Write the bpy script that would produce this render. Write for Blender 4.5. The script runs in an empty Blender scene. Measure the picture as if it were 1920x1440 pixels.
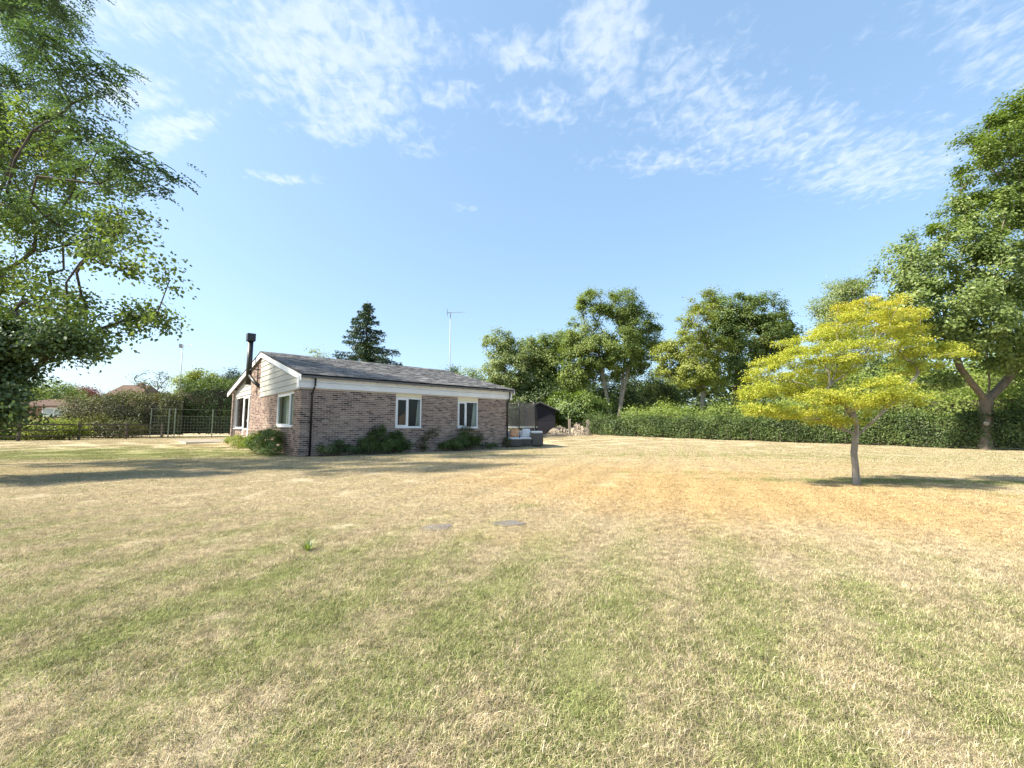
import bpy, math, random
import numpy as np
from mathutils import Vector

# ------------------------------------------------------------------ camera, sky, sun, exposure
scene = bpy.context.scene
C = scene.collection
EYE = 1.05
PITCH = math.atan(82 / 820)
cam_data = bpy.data.cameras.new('camera')
cam_data.sensor_width = 36.0
cam_data.lens = 820 / 1920 * 36
cam_data.clip_start = 0.05
cam_data.clip_end = 3000
cam = bpy.data.objects.new('camera', cam_data)
cam.location = (0, 0, EYE)
cam.rotation_euler = (math.radians(90) + PITCH, 0, 0)
C.objects.link(cam)
scene.camera = cam

SUN_EL, SUN_AZ = 45.0, -103.0            # degrees; azimuth clockwise from +Y
world = bpy.data.worlds.new('World')
scene.world = world
world.use_nodes = True
wt = world.node_tree
WN, WL = wt.nodes, wt.links
bg = WN['Background']
bg.inputs[1].default_value = 0.091
sky = WN.new('ShaderNodeTexSky')
sky.sky_type = 'NISHITA'
sky.sun_disc = False
sky.sun_elevation = math.radians(SUN_EL)
sky.sun_rotation = math.radians(SUN_AZ)
sky.air_density = 1.0
sky.dust_density = 1.7
sky.ozone_density = 1.6

sun_data = bpy.data.lights.new('sun', 'SUN')
sun_data.energy = 2.8
sun_data.angle = math.radians(2.0)
sun_data.color = (1.0, 0.9, 0.74)
sun = bpy.data.objects.new('sun', sun_data)
el, az = math.radians(SUN_EL), math.radians(SUN_AZ)
sdir = Vector((math.sin(az) * math.cos(el), math.cos(az) * math.cos(el), math.sin(el)))
sun.rotation_euler = sdir.to_track_quat('Z', 'Y').to_euler()
sun.location = (-30, 10, 40)
C.objects.link(sun)

vs = scene.view_settings
vs.view_transform = 'Standard'
vs.look = 'None'
vs.gamma = 1.0
vs.exposure = 2.16
try:
    vs.use_curve_mapping = False
except Exception:
    pass


# clouds: thin broken altocumulus on a plane high above, sun-lit white, mixed into the sky
def wmath(op, a, b=None, clamp=False):
    n = WN.new('ShaderNodeMath'); n.operation = op; n.use_clamp = clamp
    for i, v in enumerate((a, b)):
        if v is None: continue
        if isinstance(v, (int, float)): n.inputs[i].default_value = v
        else: WL.new(v, n.inputs[i])
    return n.outputs[0]


tc = WN.new('ShaderNodeTexCoord')
sep = WN.new('ShaderNodeSeparateXYZ'); WL.new(tc.outputs['Generated'], sep.inputs[0])
zc = wmath('MAXIMUM', sep.outputs[2], 0.04)
cu, cv = wmath('DIVIDE', sep.outputs[0], zc), wmath('DIVIDE', sep.outputs[1], zc)
comb = WN.new('ShaderNodeCombineXYZ'); WL.new(cu, comb.inputs[0]); WL.new(cv, comb.inputs[1])
UV = comb.outputs[0]


def wnoise(scale, detail, rough, dist=0.0, vec=None, stretch=None, rot=0.0):
    v = vec or UV
    if stretch:
        mp = WN.new('ShaderNodeMapping'); WL.new(v, mp.inputs[0])
        mp.inputs['Scale'].default_value = stretch; mp.inputs['Rotation'].default_value = (0, 0, rot); v = mp.outputs[0]
    n = WN.new('ShaderNodeTexNoise'); n.inputs['Scale'].default_value = scale
    n.inputs['Detail'].default_value = detail; n.inputs['Roughness'].default_value = rough
    n.inputs['Distortion'].default_value = dist
    WL.new(v, n.inputs['Vector'])
    return n.outputs['Fac']


# patches of the cloud layer: centre, half axes, rotation, weight
PATCHES = [(-0.50, 1.06, 0.36, 0.20, -0.25, 1.0), (-0.50, 1.27, 0.26, 0.17, -0.5, 0.9), (-0.36, 1.42, 0.16, 0.13, 0.3, 0.62),
           (-0.90, 1.00, 0.30, 0.10, 0.2, 0.75), (-1.14, 1.22, 0.16, 0.08, -0.4, 0.9), (-1.16, 1.40, 0.26, 0.07, -0.5, 0.95),
           (-0.19, 1.22, 0.12, 0.055, -0.35, 0.85), (0.02, 1.07, 0.14, 0.09, 0.2, 0.85), (0.07, 1.28, 0.20, 0.10, 0.0, 0.7),
           (0.24, 1.05, 0.13, 0.22, -0.25, 1.0), (0.48, 1.14, 0.20, 0.14, 0.1, 0.7), (0.85, 1.38, 0.65, 0.20, 0.35, 0.74),
           (1.40, 1.58, 0.45, 0.24, 0.3, 0.82), (0.60, 1.55, 0.36, 0.12, 0.0, 0.66), (-0.92, 1.66, 0.17, 0.05, 0.05, 0.75),
           (-0.24, 1.91, 0.09, 0.05, 0.1, 0.5), (-1.9, 1.3, 0.5, 0.2, 0.3, 0.6), (1.3, 1.05, 0.5, 0.16, 0.4, 0.6),
           (0.0, 0.4, 0.9, 0.3, 0.2, 0.6), (-0.3, -0.8, 1.2, 0.5, 0.3, 0.6), (0.8, -2.0, 1.0, 0.8, 0.3, 0.5)]
wob = WN.new('ShaderNodeTexNoise'); wob.inputs['Scale'].default_value = 4.0; wob.inputs['Detail'].default_value = 3
WL.new(UV, wob.inputs['Vector'])
sub = WN.new('ShaderNodeVectorMath'); sub.operation = 'MULTIPLY_ADD'
WL.new(wob.outputs['Color'], sub.inputs[0]); sub.inputs[1].default_value = (0.16, 0.16, 0); 
off = WN.new('ShaderNodeVectorMath'); off.operation = 'SUBTRACT'; WL.new(UV, off.inputs[0]); off.inputs[1].default_value = (0.08, 0.08, 0)
WL.new(off.outputs[0], sub.inputs[2])
cover = 0.0
for (x, y, rx, ry, rot, wgt) in PATCHES:
    mp = WN.new('ShaderNodeMapping'); mp.vector_type = 'TEXTURE'; WL.new(sub.outputs[0], mp.inputs[0])
    mp.inputs['Location'].default_value = (x, y, 0); mp.inputs['Rotation'].default_value = (0, 0, rot)
    mp.inputs['Scale'].default_value = (rx, ry, 1)
    ln = WN.new('ShaderNodeVectorMath'); ln.operation = 'LENGTH'; WL.new(mp.outputs[0], ln.inputs[0])
    mr = WN.new('ShaderNodeMapRange'); mr.interpolation_type = 'SMOOTHERSTEP'
    mr.inputs['From Min'].default_value = 1.9; mr.inputs['From Max'].default_value = 0.0
    mr.inputs['To Min'].default_value = 0; mr.inputs['To Max'].default_value = wgt
    WL.new(ln.outputs['Value'], mr.inputs['Value'])
    cover = wmath('MAXIMUM', cover, mr.outputs[0])
def stretchn(v, k):
    return wmath('ADD', wmath('MULTIPLY', wmath('SUBTRACT', v, 0.5), k), 0.5)


fine = stretchn(wnoise(26, 4, 0.55, 0.6, stretch=(1, 0.7, 1), rot=0.5), 2.4)
mid = stretchn(wnoise(9, 5, 0.6, 0.4), 2.2)
wisp = stretchn(wnoise(5, 6, 0.62, 1.4, stretch=(0.5, 1.7, 1), rot=-0.3), 2.2)
shape = wmath('ADD', wmath('MULTIPLY', fine, 0.46), wmath('ADD', wmath('MULTIPLY', mid, 0.32), wmath('MULTIPLY', wisp, 0.22)))
dens = wmath('ADD', wmath('MULTIPLY', cover, 0.78), wmath('SUBTRACT', shape, 0.90))
mr = WN.new('ShaderNodeMapRange'); mr.interpolation_type = 'SMOOTHSTEP'
mr.inputs['From Min'].default_value = -0.16; mr.inputs['From Max'].default_value = 0.55
mr.inputs['To Min'].default_value = 0; mr.inputs['To Max'].default_value = 0.52
WL.new(dens, mr.inputs['Value'])
CLOUD_FAC = mr.outputs[0]
# an even thin high veil over the whole sky softens its gradient
veil = WN.new('ShaderNodeMix'); veil.data_type = 'RGBA'; veil.inputs['Factor'].default_value = 0.58
WL.new(sky.outputs[0], veil.inputs['A']); veil.inputs['B'].default_value = (0.86, 1.42, 2.02, 1)
mixc = WN.new('ShaderNodeMix'); mixc.data_type = 'RGBA'
WL.new(CLOUD_FAC, mixc.inputs['Factor']); WL.new(veil.outputs['Result'], mixc.inputs['A'])
mixc.inputs['B'].default_value = (2.75, 2.95, 3.25, 1)
WL.new(mixc.outputs['Result'], bg.inputs[0])

# ------------------------------------------------------------------ helpers
rng = np.random.default_rng(11)
random.seed(5)


def at(px, py, Y):
    """point at depth Y (metres ahead) that the photograph shows at pixel px, py"""
    c, s = math.cos(PITCH), math.sin(PITCH)
    dx, du = (px - 960) / 820, (720 - py) / 820
    d = np.array([dx, c - s * du, s + c * du])
    return np.array([0, 0, EYE]) + d * (Y / d[1])


def S(t):
    t = np.clip(t, 0, 1)
    return t * t * (3 - 2 * t)


def ground(x, y):
    x = np.asarray(x, float); y = np.asarray(y, float)
    return .36 * S((y - 16) / 6.5) * S((-x - 6) / 5) + .5 * S((y - 20) / 16) * S((x + 8) / 6)


def tag(o, label=None, cat=None, group=None, kind=None):
    if label: o['label'] = label
    if cat: o['category'] = cat
    if group: o['group'] = group
    if kind: o['kind'] = kind
    return o


def thing(name, label, cat, loc=(0, 0, 0), rotz=0.0, group=None):
    o = bpy.data.objects.new(name, None)
    o.empty_display_size = 0.3
    C.objects.link(o)
    o.location = loc
    o.rotation_euler = (0, 0, rotz)
    return tag(o, label, cat, group)


def link_mesh(name, me, mat, parent=None, smooth=False):
    me.materials.append(mat)
    if smooth:
        me.polygons.foreach_set('use_smooth', [True] * len(me.polygons))
    o = bpy.data.objects.new(name, me)
    C.objects.link(o)
    if parent: o.parent = parent
    return o


class MB:
    def __init__(self):
        self.v, self.f, self.r = [], [], []

    def poly(self, pts, faces, rnd=None):
        b = len(self.v)
        self.v += [tuple(map(float, p)) for p in pts]
        self.f += [tuple(b + i for i in f) for f in faces]
        rr = random.random() if rnd is None else rnd
        self.r += [rr] * len(faces)
        return self

    def box(self, x0, x1, y0, y1, z0, z1, rnd=None):
        p = [(x0, y0, z0), (x1, y0, z0), (x1, y1, z0), (x0, y1, z0), (x0, y0, z1), (x1, y0, z1), (x1, y1, z1), (x0, y1, z1)]
        return self.poly(p, [(0, 3, 2, 1), (4, 5, 6, 7), (0, 1, 5, 4), (1, 2, 6, 5), (2, 3, 7, 6), (3, 0, 4, 7)], rnd)

    def prism(self, pts, vec, rnd=None):
        """polygon pts (3-D) extruded along vec"""
        n = len(pts)
        p = [np.array(q, float) for q in pts] + [np.array(q, float) + np.array(vec, float) for q in pts]
        fs = [tuple(range(n))[::-1], tuple(range(n, 2 * n))] + [(i, (i + 1) % n, n + (i + 1) % n, n + i) for i in range(n)]
        return self.poly(p, fs, rnd)

    def tube(self, pts, radii, n=8, cap=True, rnd=None):
        pts = [np.array(p, float) for p in pts]
        if not hasattr(radii, '__len__'): radii = [radii] * len(pts)
        ring = []
        for i, p in enumerate(pts):
            d = pts[min(i + 1, len(pts) - 1)] - pts[max(i - 1, 0)]
            d /= (np.linalg.norm(d) + 1e-9)
            a = np.cross(d, (0, 0, 1) if abs(d[2]) < 0.9 else (1, 0, 0)); a /= np.linalg.norm(a)
            b = np.cross(d, a)
            ring.append([p + radii[i] * (math.cos(2 * math.pi * k / n) * a + math.sin(2 * math.pi * k / n) * b) for k in range(n)])
        vs_ = [q for r in ring for q in r]
        fs = []
        for i in range(len(pts) - 1):
            for k in range(n):
                fs.append((i * n + k, i * n + (k + 1) % n, (i + 1) * n + (k + 1) % n, (i + 1) * n + k))
        if cap:
            fs.append(tuple(range(n))[::-1]); fs.append(tuple((len(pts) - 1) * n + k for k in range(n)))
        return self.poly(vs_, fs, rnd)

    def mesh(self, name):
        me = bpy.data.meshes.new(name)
        me.from_pydata(self.v, [], self.f)
        a = me.attributes.new('rnd', 'FLOAT', 'FACE')
        a.data.foreach_set('value', self.r)
        me.update()
        return me

    def build(self, name, mat, parent=None, smooth=False, bevel=0.0):
        o = link_mesh(name, self.mesh(name), mat, parent, smooth)
        if bevel:
            m = o.modifiers.new('bevel', 'BEVEL'); m.width = bevel; m.segments = 2; m.limit_method = 'ANGLE'
        return o


# ------------------------------------------------------------------ materials
class NT:
    def __init__(self, name):
        self.m = bpy.data.materials.new(name)
        self.m.use_nodes = True
        self.t = self.m.node_tree
        self.N, self.L = self.t.nodes, self.t.links
        self.p = self.N['Principled BSDF']
        self.out = self.N['Material Output']

    def set(self, sock, v):
        if isinstance(v, bpy.types.NodeSocket): self.L.new(v, sock)
        elif isinstance(v, (tuple, list)) and len(v) == 3 and sock.type == 'RGBA': sock.default_value = (*v, 1)
        else: sock.default_value = v

    def node(self, typ, **kw):
        n = self.N.new(typ)
        for k, v in kw.items(): setattr(n, k, v)
        return n

    def math(self, op, a, b=0.0, clamp=False):
        n = self.node('ShaderNodeMath', operation=op, use_clamp=clamp)
        self.set(n.inputs[0], a); self.set(n.inputs[1], b)
        return n.outputs[0]

    def noise(self, scale, detail=4, rough=0.55, coord='pos', stretch=None, dist=0.0):
        n = self.node('ShaderNodeTexNoise')
        n.inputs['Scale'].default_value = scale; n.inputs['Detail'].default_value = detail
        n.inputs['Roughness'].default_value = rough; n.inputs['Distortion'].default_value = dist
        src = self.node('ShaderNodeNewGeometry').outputs['Position'] if coord == 'pos' else self.node('ShaderNodeTexCoord').outputs['Object']
        if stretch:
            mp = self.node('ShaderNodeMapping'); mp.inputs['Scale'].default_value = stretch
            self.L.new(src, mp.inputs[0]); src = mp.outputs[0]
        self.L.new(src, n.inputs['Vector'])
        return n.outputs['Fac']

    def attr(self, name='rnd'):
        return self.node('ShaderNodeAttribute', attribute_name=name).outputs['Fac']

    def ramp(self, fac, stops, interp='LINEAR'):
        n = self.node('ShaderNodeValToRGB'); cr = n.color_ramp; cr.interpolation = interp
        while len(cr.elements) < len(stops): cr.elements.new(0.5)
        for e, (p, c) in zip(cr.elements, stops):
            e.position = p; e.color = (*c, 1)
        self.set(n.inputs[0], fac)
        return n.outputs[0]

    def mix(self, fac, a, b, blend='MIX'):
        n = self.node('ShaderNodeMix', data_type='RGBA', blend_type=blend)
        self.set(n.inputs['Factor'], fac); self.set(n.inputs['A'], a); self.set(n.inputs['B'], b)
        return n.outputs['Result']

    def rng(self, v, a, b, c=0.0, d=1.0, smooth=True):
        n = self.node('ShaderNodeMapRange', interpolation_type='SMOOTHSTEP' if smooth else 'LINEAR')
        self.set(n.inputs['Value'], v); self.set(n.inputs['From Min'], a); self.set(n.inputs['From Max'], b)
        n.inputs['To Min'].default_value = c; n.inputs['To Max'].default_value = d
        return n.outputs[0]

    def bump(self, h, strength=0.4, dist=0.02):
        n = self.node('ShaderNodeBump'); n.inputs['Strength'].default_value = strength; n.inputs['Distance'].default_value = dist
        self.L.new(h, n.inputs['Height']); self.L.new(n.outputs[0], self.p.inputs['Normal'])

    def fin(self, col=None, rough=0.7, spec=0.3, metal=0.0):
        if col is not None: self.set(self.p.inputs['Base Color'], col)
        self.set(self.p.inputs['Roughness'], rough)
        self.p.inputs['Specular IOR Level'].default_value = spec
        self.p.inputs['Metallic'].default_value = metal
        return self.m


def plain(name, col, rough=0.6, var=0.12, scale=6.0, spec=0.3, bump=0.0, coord='pos', stretch=None, rnd=0.0):
    t = NT(name)
    n = t.noise(scale, 5, 0.6, coord, stretch)
    lo = tuple(c * (1 - var) for c in col); hi = tuple(min(1, c * (1 + var)) for c in col)
    c = t.ramp(n, [(0.3, lo), (0.7, hi)])
    if rnd:
        k = t.rng(t.attr(), 0, 1, 1 - rnd, 1 + rnd, False)
        cc = t.node('ShaderNodeCombineColor'); [t.L.new(k, cc.inputs[i]) for i in range(3)]
        c = t.mix(1.0, c, cc.outputs[0], 'MULTIPLY')
    if bump: t.bump(t.noise(scale * 4, 5, 0.6, coord, stretch), bump, 0.01)
    return t.fin(c, rough, spec)


def foliage(name, dark, midc, light, trans=0.32, gloss=0.04):
    t = NT(name)
    r = t.attr()
    big = t.noise(0.9, 3, 0.5)
    f = t.math('ADD', t.math('MULTIPLY', r, 0.75), t.math('MULTIPLY', t.math('SUBTRACT', big, 0.5), 0.9), True)
    f = t.math('ADD', f, 0.05)
    c = t.ramp(f, [(0.0, dark), (0.5, midc), (1.0, light)])
    d = t.node('ShaderNodeBsdfDiffuse'); t.L.new(c, d.inputs[0])
    tr = t.node('ShaderNodeBsdfTranslucent')
    c2 = t.mix(1.0, c, (1.15, 1.25, 0.55), 'MULTIPLY'); t.L.new(c2, tr.inputs[0])
    m1 = t.node('ShaderNodeMixShader'); m1.inputs[0].default_value = trans
    t.L.new(d.outputs[0], m1.inputs[1]); t.L.new(tr.outputs[0], m1.inputs[2])
    g = t.node('ShaderNodeBsdfGlossy'); g.inputs['Roughness'].default_value = 0.45; g.inputs['Color'].default_value = (.9, .95, 1, 1)
    m2 = t.node('ShaderNodeMixShader'); m2.inputs[0].default_value = gloss
    t.L.new(m1.outputs[0], m2.inputs[1]); t.L.new(g.outputs[0], m2.inputs[2])
    t.L.new(m2.outputs[0], t.out.inputs[0])
    return t.m


def bark(name, c0, c1, scale=9):
    t = NT(name)
    n = t.noise(scale, 6, 0.65, 'pos', (1, 1, 0.25), 0.4)
    t.bump(n, 0.8, 0.03)
    return t.fin(t.ramp(n, [(0.3, c0), (0.7, c1)]), 0.9, 0.15)


BRICKS = [(0.0, (.078, .056, .056)), (0.16, (.125, .09, .083)), (0.3, (.205, .148, .127)), (0.55, (.265, .196, .168)),
          (0.75, (.23, .168, .148)), (0.9, (.35, .275, .235)), (1.0, (.105, .083, .087))]


def brick_mat(name, single):
    t = NT(name)
    r = t.node('ShaderNodeObjectInfo').outputs['Random'] if single else t.attr()
    c = t.ramp(r, BRICKS)
    n = t.noise(22, 5, 0.65)
    c = t.mix(0.55, c, t.ramp(n, [(0.25, (.3, .3, .3)), (0.75, (.75, .72, .68))]), 'OVERLAY')
    n2 = t.noise(1.2, 4, 0.6)
    c = t.mix(t.rng(n2, .5, .75, 0, .35), c, (.40, .34, .29))
    t.bump(t.noise(60, 4, 0.7), 0.5, 0.006)
    return t.fin(c, 0.9, 0.15)


def tile_mat(name, single):
    t = NT(name)
    r = t.node('ShaderNodeObjectInfo').outputs['Random'] if single else t.attr()
    c = t.ramp(r, [(0, (.06, .061, .064)), (.5, (.14, .14, .142)), (.8, (.19, .188, .187)), (1, (.27, .265, .255))])
    n = t.noise(7, 6, 0.7)
    c = t.mix(t.rng(n, .52, .72, 0, .55), c, (.22, .205, .165))
    t.bump(t.noise(40, 4, 0.7), 0.4, 0.006)
    return t.fin(c, 0.8, 0.25)


M = {}
M['brick1'] = brick_mat('brick single', True)
M['brick'] = brick_mat('brick courses', False)
M['mortar'] = plain('mortar', (.56, .51, .45), .95, .12, 14, .1, .4)
M['tile1'] = tile_mat('roof tile single', True)
M['tile'] = tile_mat('roof tiles', False)
M['white'] = plain('white painted upvc', (.76, .77, .78), .4, .09, 1.3, .4)
M['cream'] = plain('cream panel', (.74, .66, .47), .5, .05, 3)
M['board'] = plain('pale grey green weatherboard', (.37, .37, .335), .55, .07, 5, .3, .1)
M['seam'] = plain('dark felt', (.05, .05, .05), .9)
M['black'] = plain('black gutter plastic', (.012, .012, .013), .4, .2, 5, .5)
M['flue'] = plain('black painted steel', (.018, .02, .019), .45, .3, 5, .5)
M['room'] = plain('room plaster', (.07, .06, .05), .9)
M['curtain'] = plain('pale curtain cloth', (.62, .66, .60), .9, .1, 5)
M['wood_brown'] = plain('polished brown wood', (.30, .12, .035), .4, .35, 7, .5, 0, 'pos', (1, 1, .2))
M['blue'] = plain('blue cloth', (.10, .14, .32), .8)
M['rattan'] = None
M['cush'] = plain('off white cushion cloth', (.72, .72, .70), .9, .06, 8)
M['steel'] = plain('galvanised steel', (.42, .43, .44), .4, .15, 6, .5)
M['greypole'] = plain('grey aerial metal', (.34, .36, .38), .45, .1, 6, .5)
M['timber'] = plain('weathered grey timber', (.27, .235, .19), .9, .3, 9, .15, .4, 'pos', (3, 3, .4))
M['darktimber'] = plain('dark weathered timber', (.10, .085, .065), .9, .3, 9, .15, .4, 'pos', (.6, .6, 4))
M['greenmetal'] = plain('green painted metal post', (.15, .19, .14), .5, .15, 5)
M['shed'] = plain('black stained boards', (.021, .020, .026), .75, .3, 9, .25, .2, 'pos', (.5, .5, 5), .25)
M['shedroof'] = plain('pale mineral felt', (.26, .255, .225), .9, .2, 5)
M['paving'] = plain('grey paving slab', (.27, .245, .20), .9, .15, 4, .15, .3, 'pos', None, .1)
M['stone'] = plain('grey stone', (.13, .122, .12), .9, .35, 12, .15, .5)
M['soil'] = plain('dry rubble and soil', (.30, .255, .195), .95, .3, 7, .1, .6, 'pos', None, .25)
M['farbrick'] = plain('red brown brick', (.28, .17, .13), .9, .2, 5)
M['farroof'] = plain('brown clay roof', (.15, .105, .085), .9, .25, 4, .1, .3, 'pos', None, .3)
M['twig'] = plain('hedge twigs', (.055, .048, .03), .95, .3, 9)
M['pad'] = plain('pale trampoline pad', (.42, .47, .44), .6, .1, 6)
M['rubber'] = plain('black trampoline mat', (.015, .015, .015), .7)
M['bark_oak'] = bark('oak bark', (.10, .082, .06), (.22, .185, .14))
M['bark_pale'] = bark('pale bark', (.20, .18, .145), (.40, .365, .30))
M['bark_maple'] = bark('maple bark', (.20, .178, .15), (.42, .38, .33), 14)
M['bark_dark'] = bark('dark bark', (.045, .04, .03), (.13, .11, .085))


def glass_mat():
    t = NT('window glass')
    tr = t.node('ShaderNodeBsdfTransparent'); tr.inputs[0].default_value = (.86, .89, .88, 1)
    g = t.node('ShaderNodeBsdfGlossy'); g.inputs['Roughness'].default_value = .02
    f = t.node('ShaderNodeFresnel'); f.inputs[0].default_value = 1.52
    m = t.node('ShaderNodeMixShader')
    bf = t.node('ShaderNodeNewGeometry').outputs['Backfacing']
    t.L.new(t.math('MULTIPLY', t.math('MULTIPLY', f.outputs[0], .8, True), t.math('SUBTRACT', 1.0, bf)), m.inputs[0]); t.L.new(tr.outputs[0], m.inputs[1]); t.L.new(g.outputs[0], m.inputs[2])
    t.L.new(m.outputs[0], t.out.inputs[0])
    return t.m


def net_mat():
    t = NT('black safety net')
    tr = t.node('ShaderNodeBsdfTransparent')
    d = t.node('ShaderNodeBsdfDiffuse'); d.inputs[0].default_value = (.085, .085, .085, 1)
    m = t.node('ShaderNodeMixShader'); m.inputs[0].default_value = .5
    t.L.new(tr.outputs[0], m.inputs[1]); t.L.new(d.outputs[0], m.inputs[2]); t.L.new(m.outputs[0], t.out.inputs[0])
    return t.m


def rattan_mat():
    t = NT('grey brown rattan weave')
    w = t.node('ShaderNodeTexWave'); w.inputs['Scale'].default_value = 14; w.bands_direction = 'Z'
    w.inputs['Distortion'].default_value = 1.5
    t.L.new(t.node('ShaderNodeTexCoord').outputs['Object'], w.inputs['Vector'])
    c = t.ramp(w.outputs['Fac'], [(.2, (.06, .054, .05)), (.8, (.16, .145, .13))])
    t.bump(w.outputs['Fac'], .5, .01)
    return t.fin(c, .6, .3)


M['glass'] = glass_mat()
M['net'] = net_mat()
M['rattan'] = rattan_mat()

M['lf_oak'] = foliage('oak leaves', (.072, .112, .030), (.165, .225, .062), (.30, .365, .12), .4, .02)
M['lf_field'] = foliage('field maple leaves', (.085, .122, .030), (.19, .25, .064), (.33, .39, .115), .4, .02)
M['lf_pale'] = foliage('pale willow leaves', (.115, .15, .052), (.23, .285, .105), (.36, .41, .17), .4, .02)
M['lf_lime'] = foliage('lime green leaves', (.12, .15, .027), (.25, .29, .055), (.38, .41, .095), .4, .02)
M['lf_ash'] = foliage('dark pinnate leaves', (.035, .065, .036), (.075, .125, .060), (.14, .20, .09), .42, .03)
M['lf_left'] = foliage('sycamore leaves', (.065, .100, .032), (.145, .195, .062), (.27, .32, .12), .5, .02)
M['lf_acer'] = foliage('golden maple leaves', (.23, .275, .045), (.465, .485, .09), (.70, .66, .19), .45, .01)
M['lf_acer_tip'] = foliage('bronze maple tips', (.46, .40, .06), (.62, .52, .10), (.74, .62, .19), .45, .01)
M['lf_hedge'] = foliage('hedge leaves', (.036, .060, .018), (.092, .142, .038), (.21, .27, .085), .3, .02)
M['lf_hedge_brown'] = foliage('browned hedge leaves', (.055, .062, .026), (.11, .12, .046), (.20, .195, .080), .3, .02)
M['lf_laurel'] = foliage('laurel leaves', (.072, .115, .028), (.16, .23, .050), (.29, .36, .095), .35, .04)
M['lf_bank'] = foliage('meadow bank leaves', (.12, .17, .038), (.22, .29, .075), (.34, .40, .13), .4, .01)
M['lf_spruce'] = foliage('spruce needles', (.030, .054, .040), (.062, .10, .068), (.115, .165, .105), .2, .03)
M['lf_red'] = foliage('copper red leaves', (.09, .025, .03), (.19, .06, .065), (.30, .12, .11), .3, .02)
M['lf_far'] = foliage('distant wood leaves', (.050, .080, .045), (.090, .13, .065), (.15, .19, .09), .2, .01)
M['lf_dark'] = foliage('dark evergreen leaves', (.038, .062, .022), (.085, .128, .040), (.165, .22, .075), .3, .03)  # the evergreens' own dark leaf colour


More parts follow.
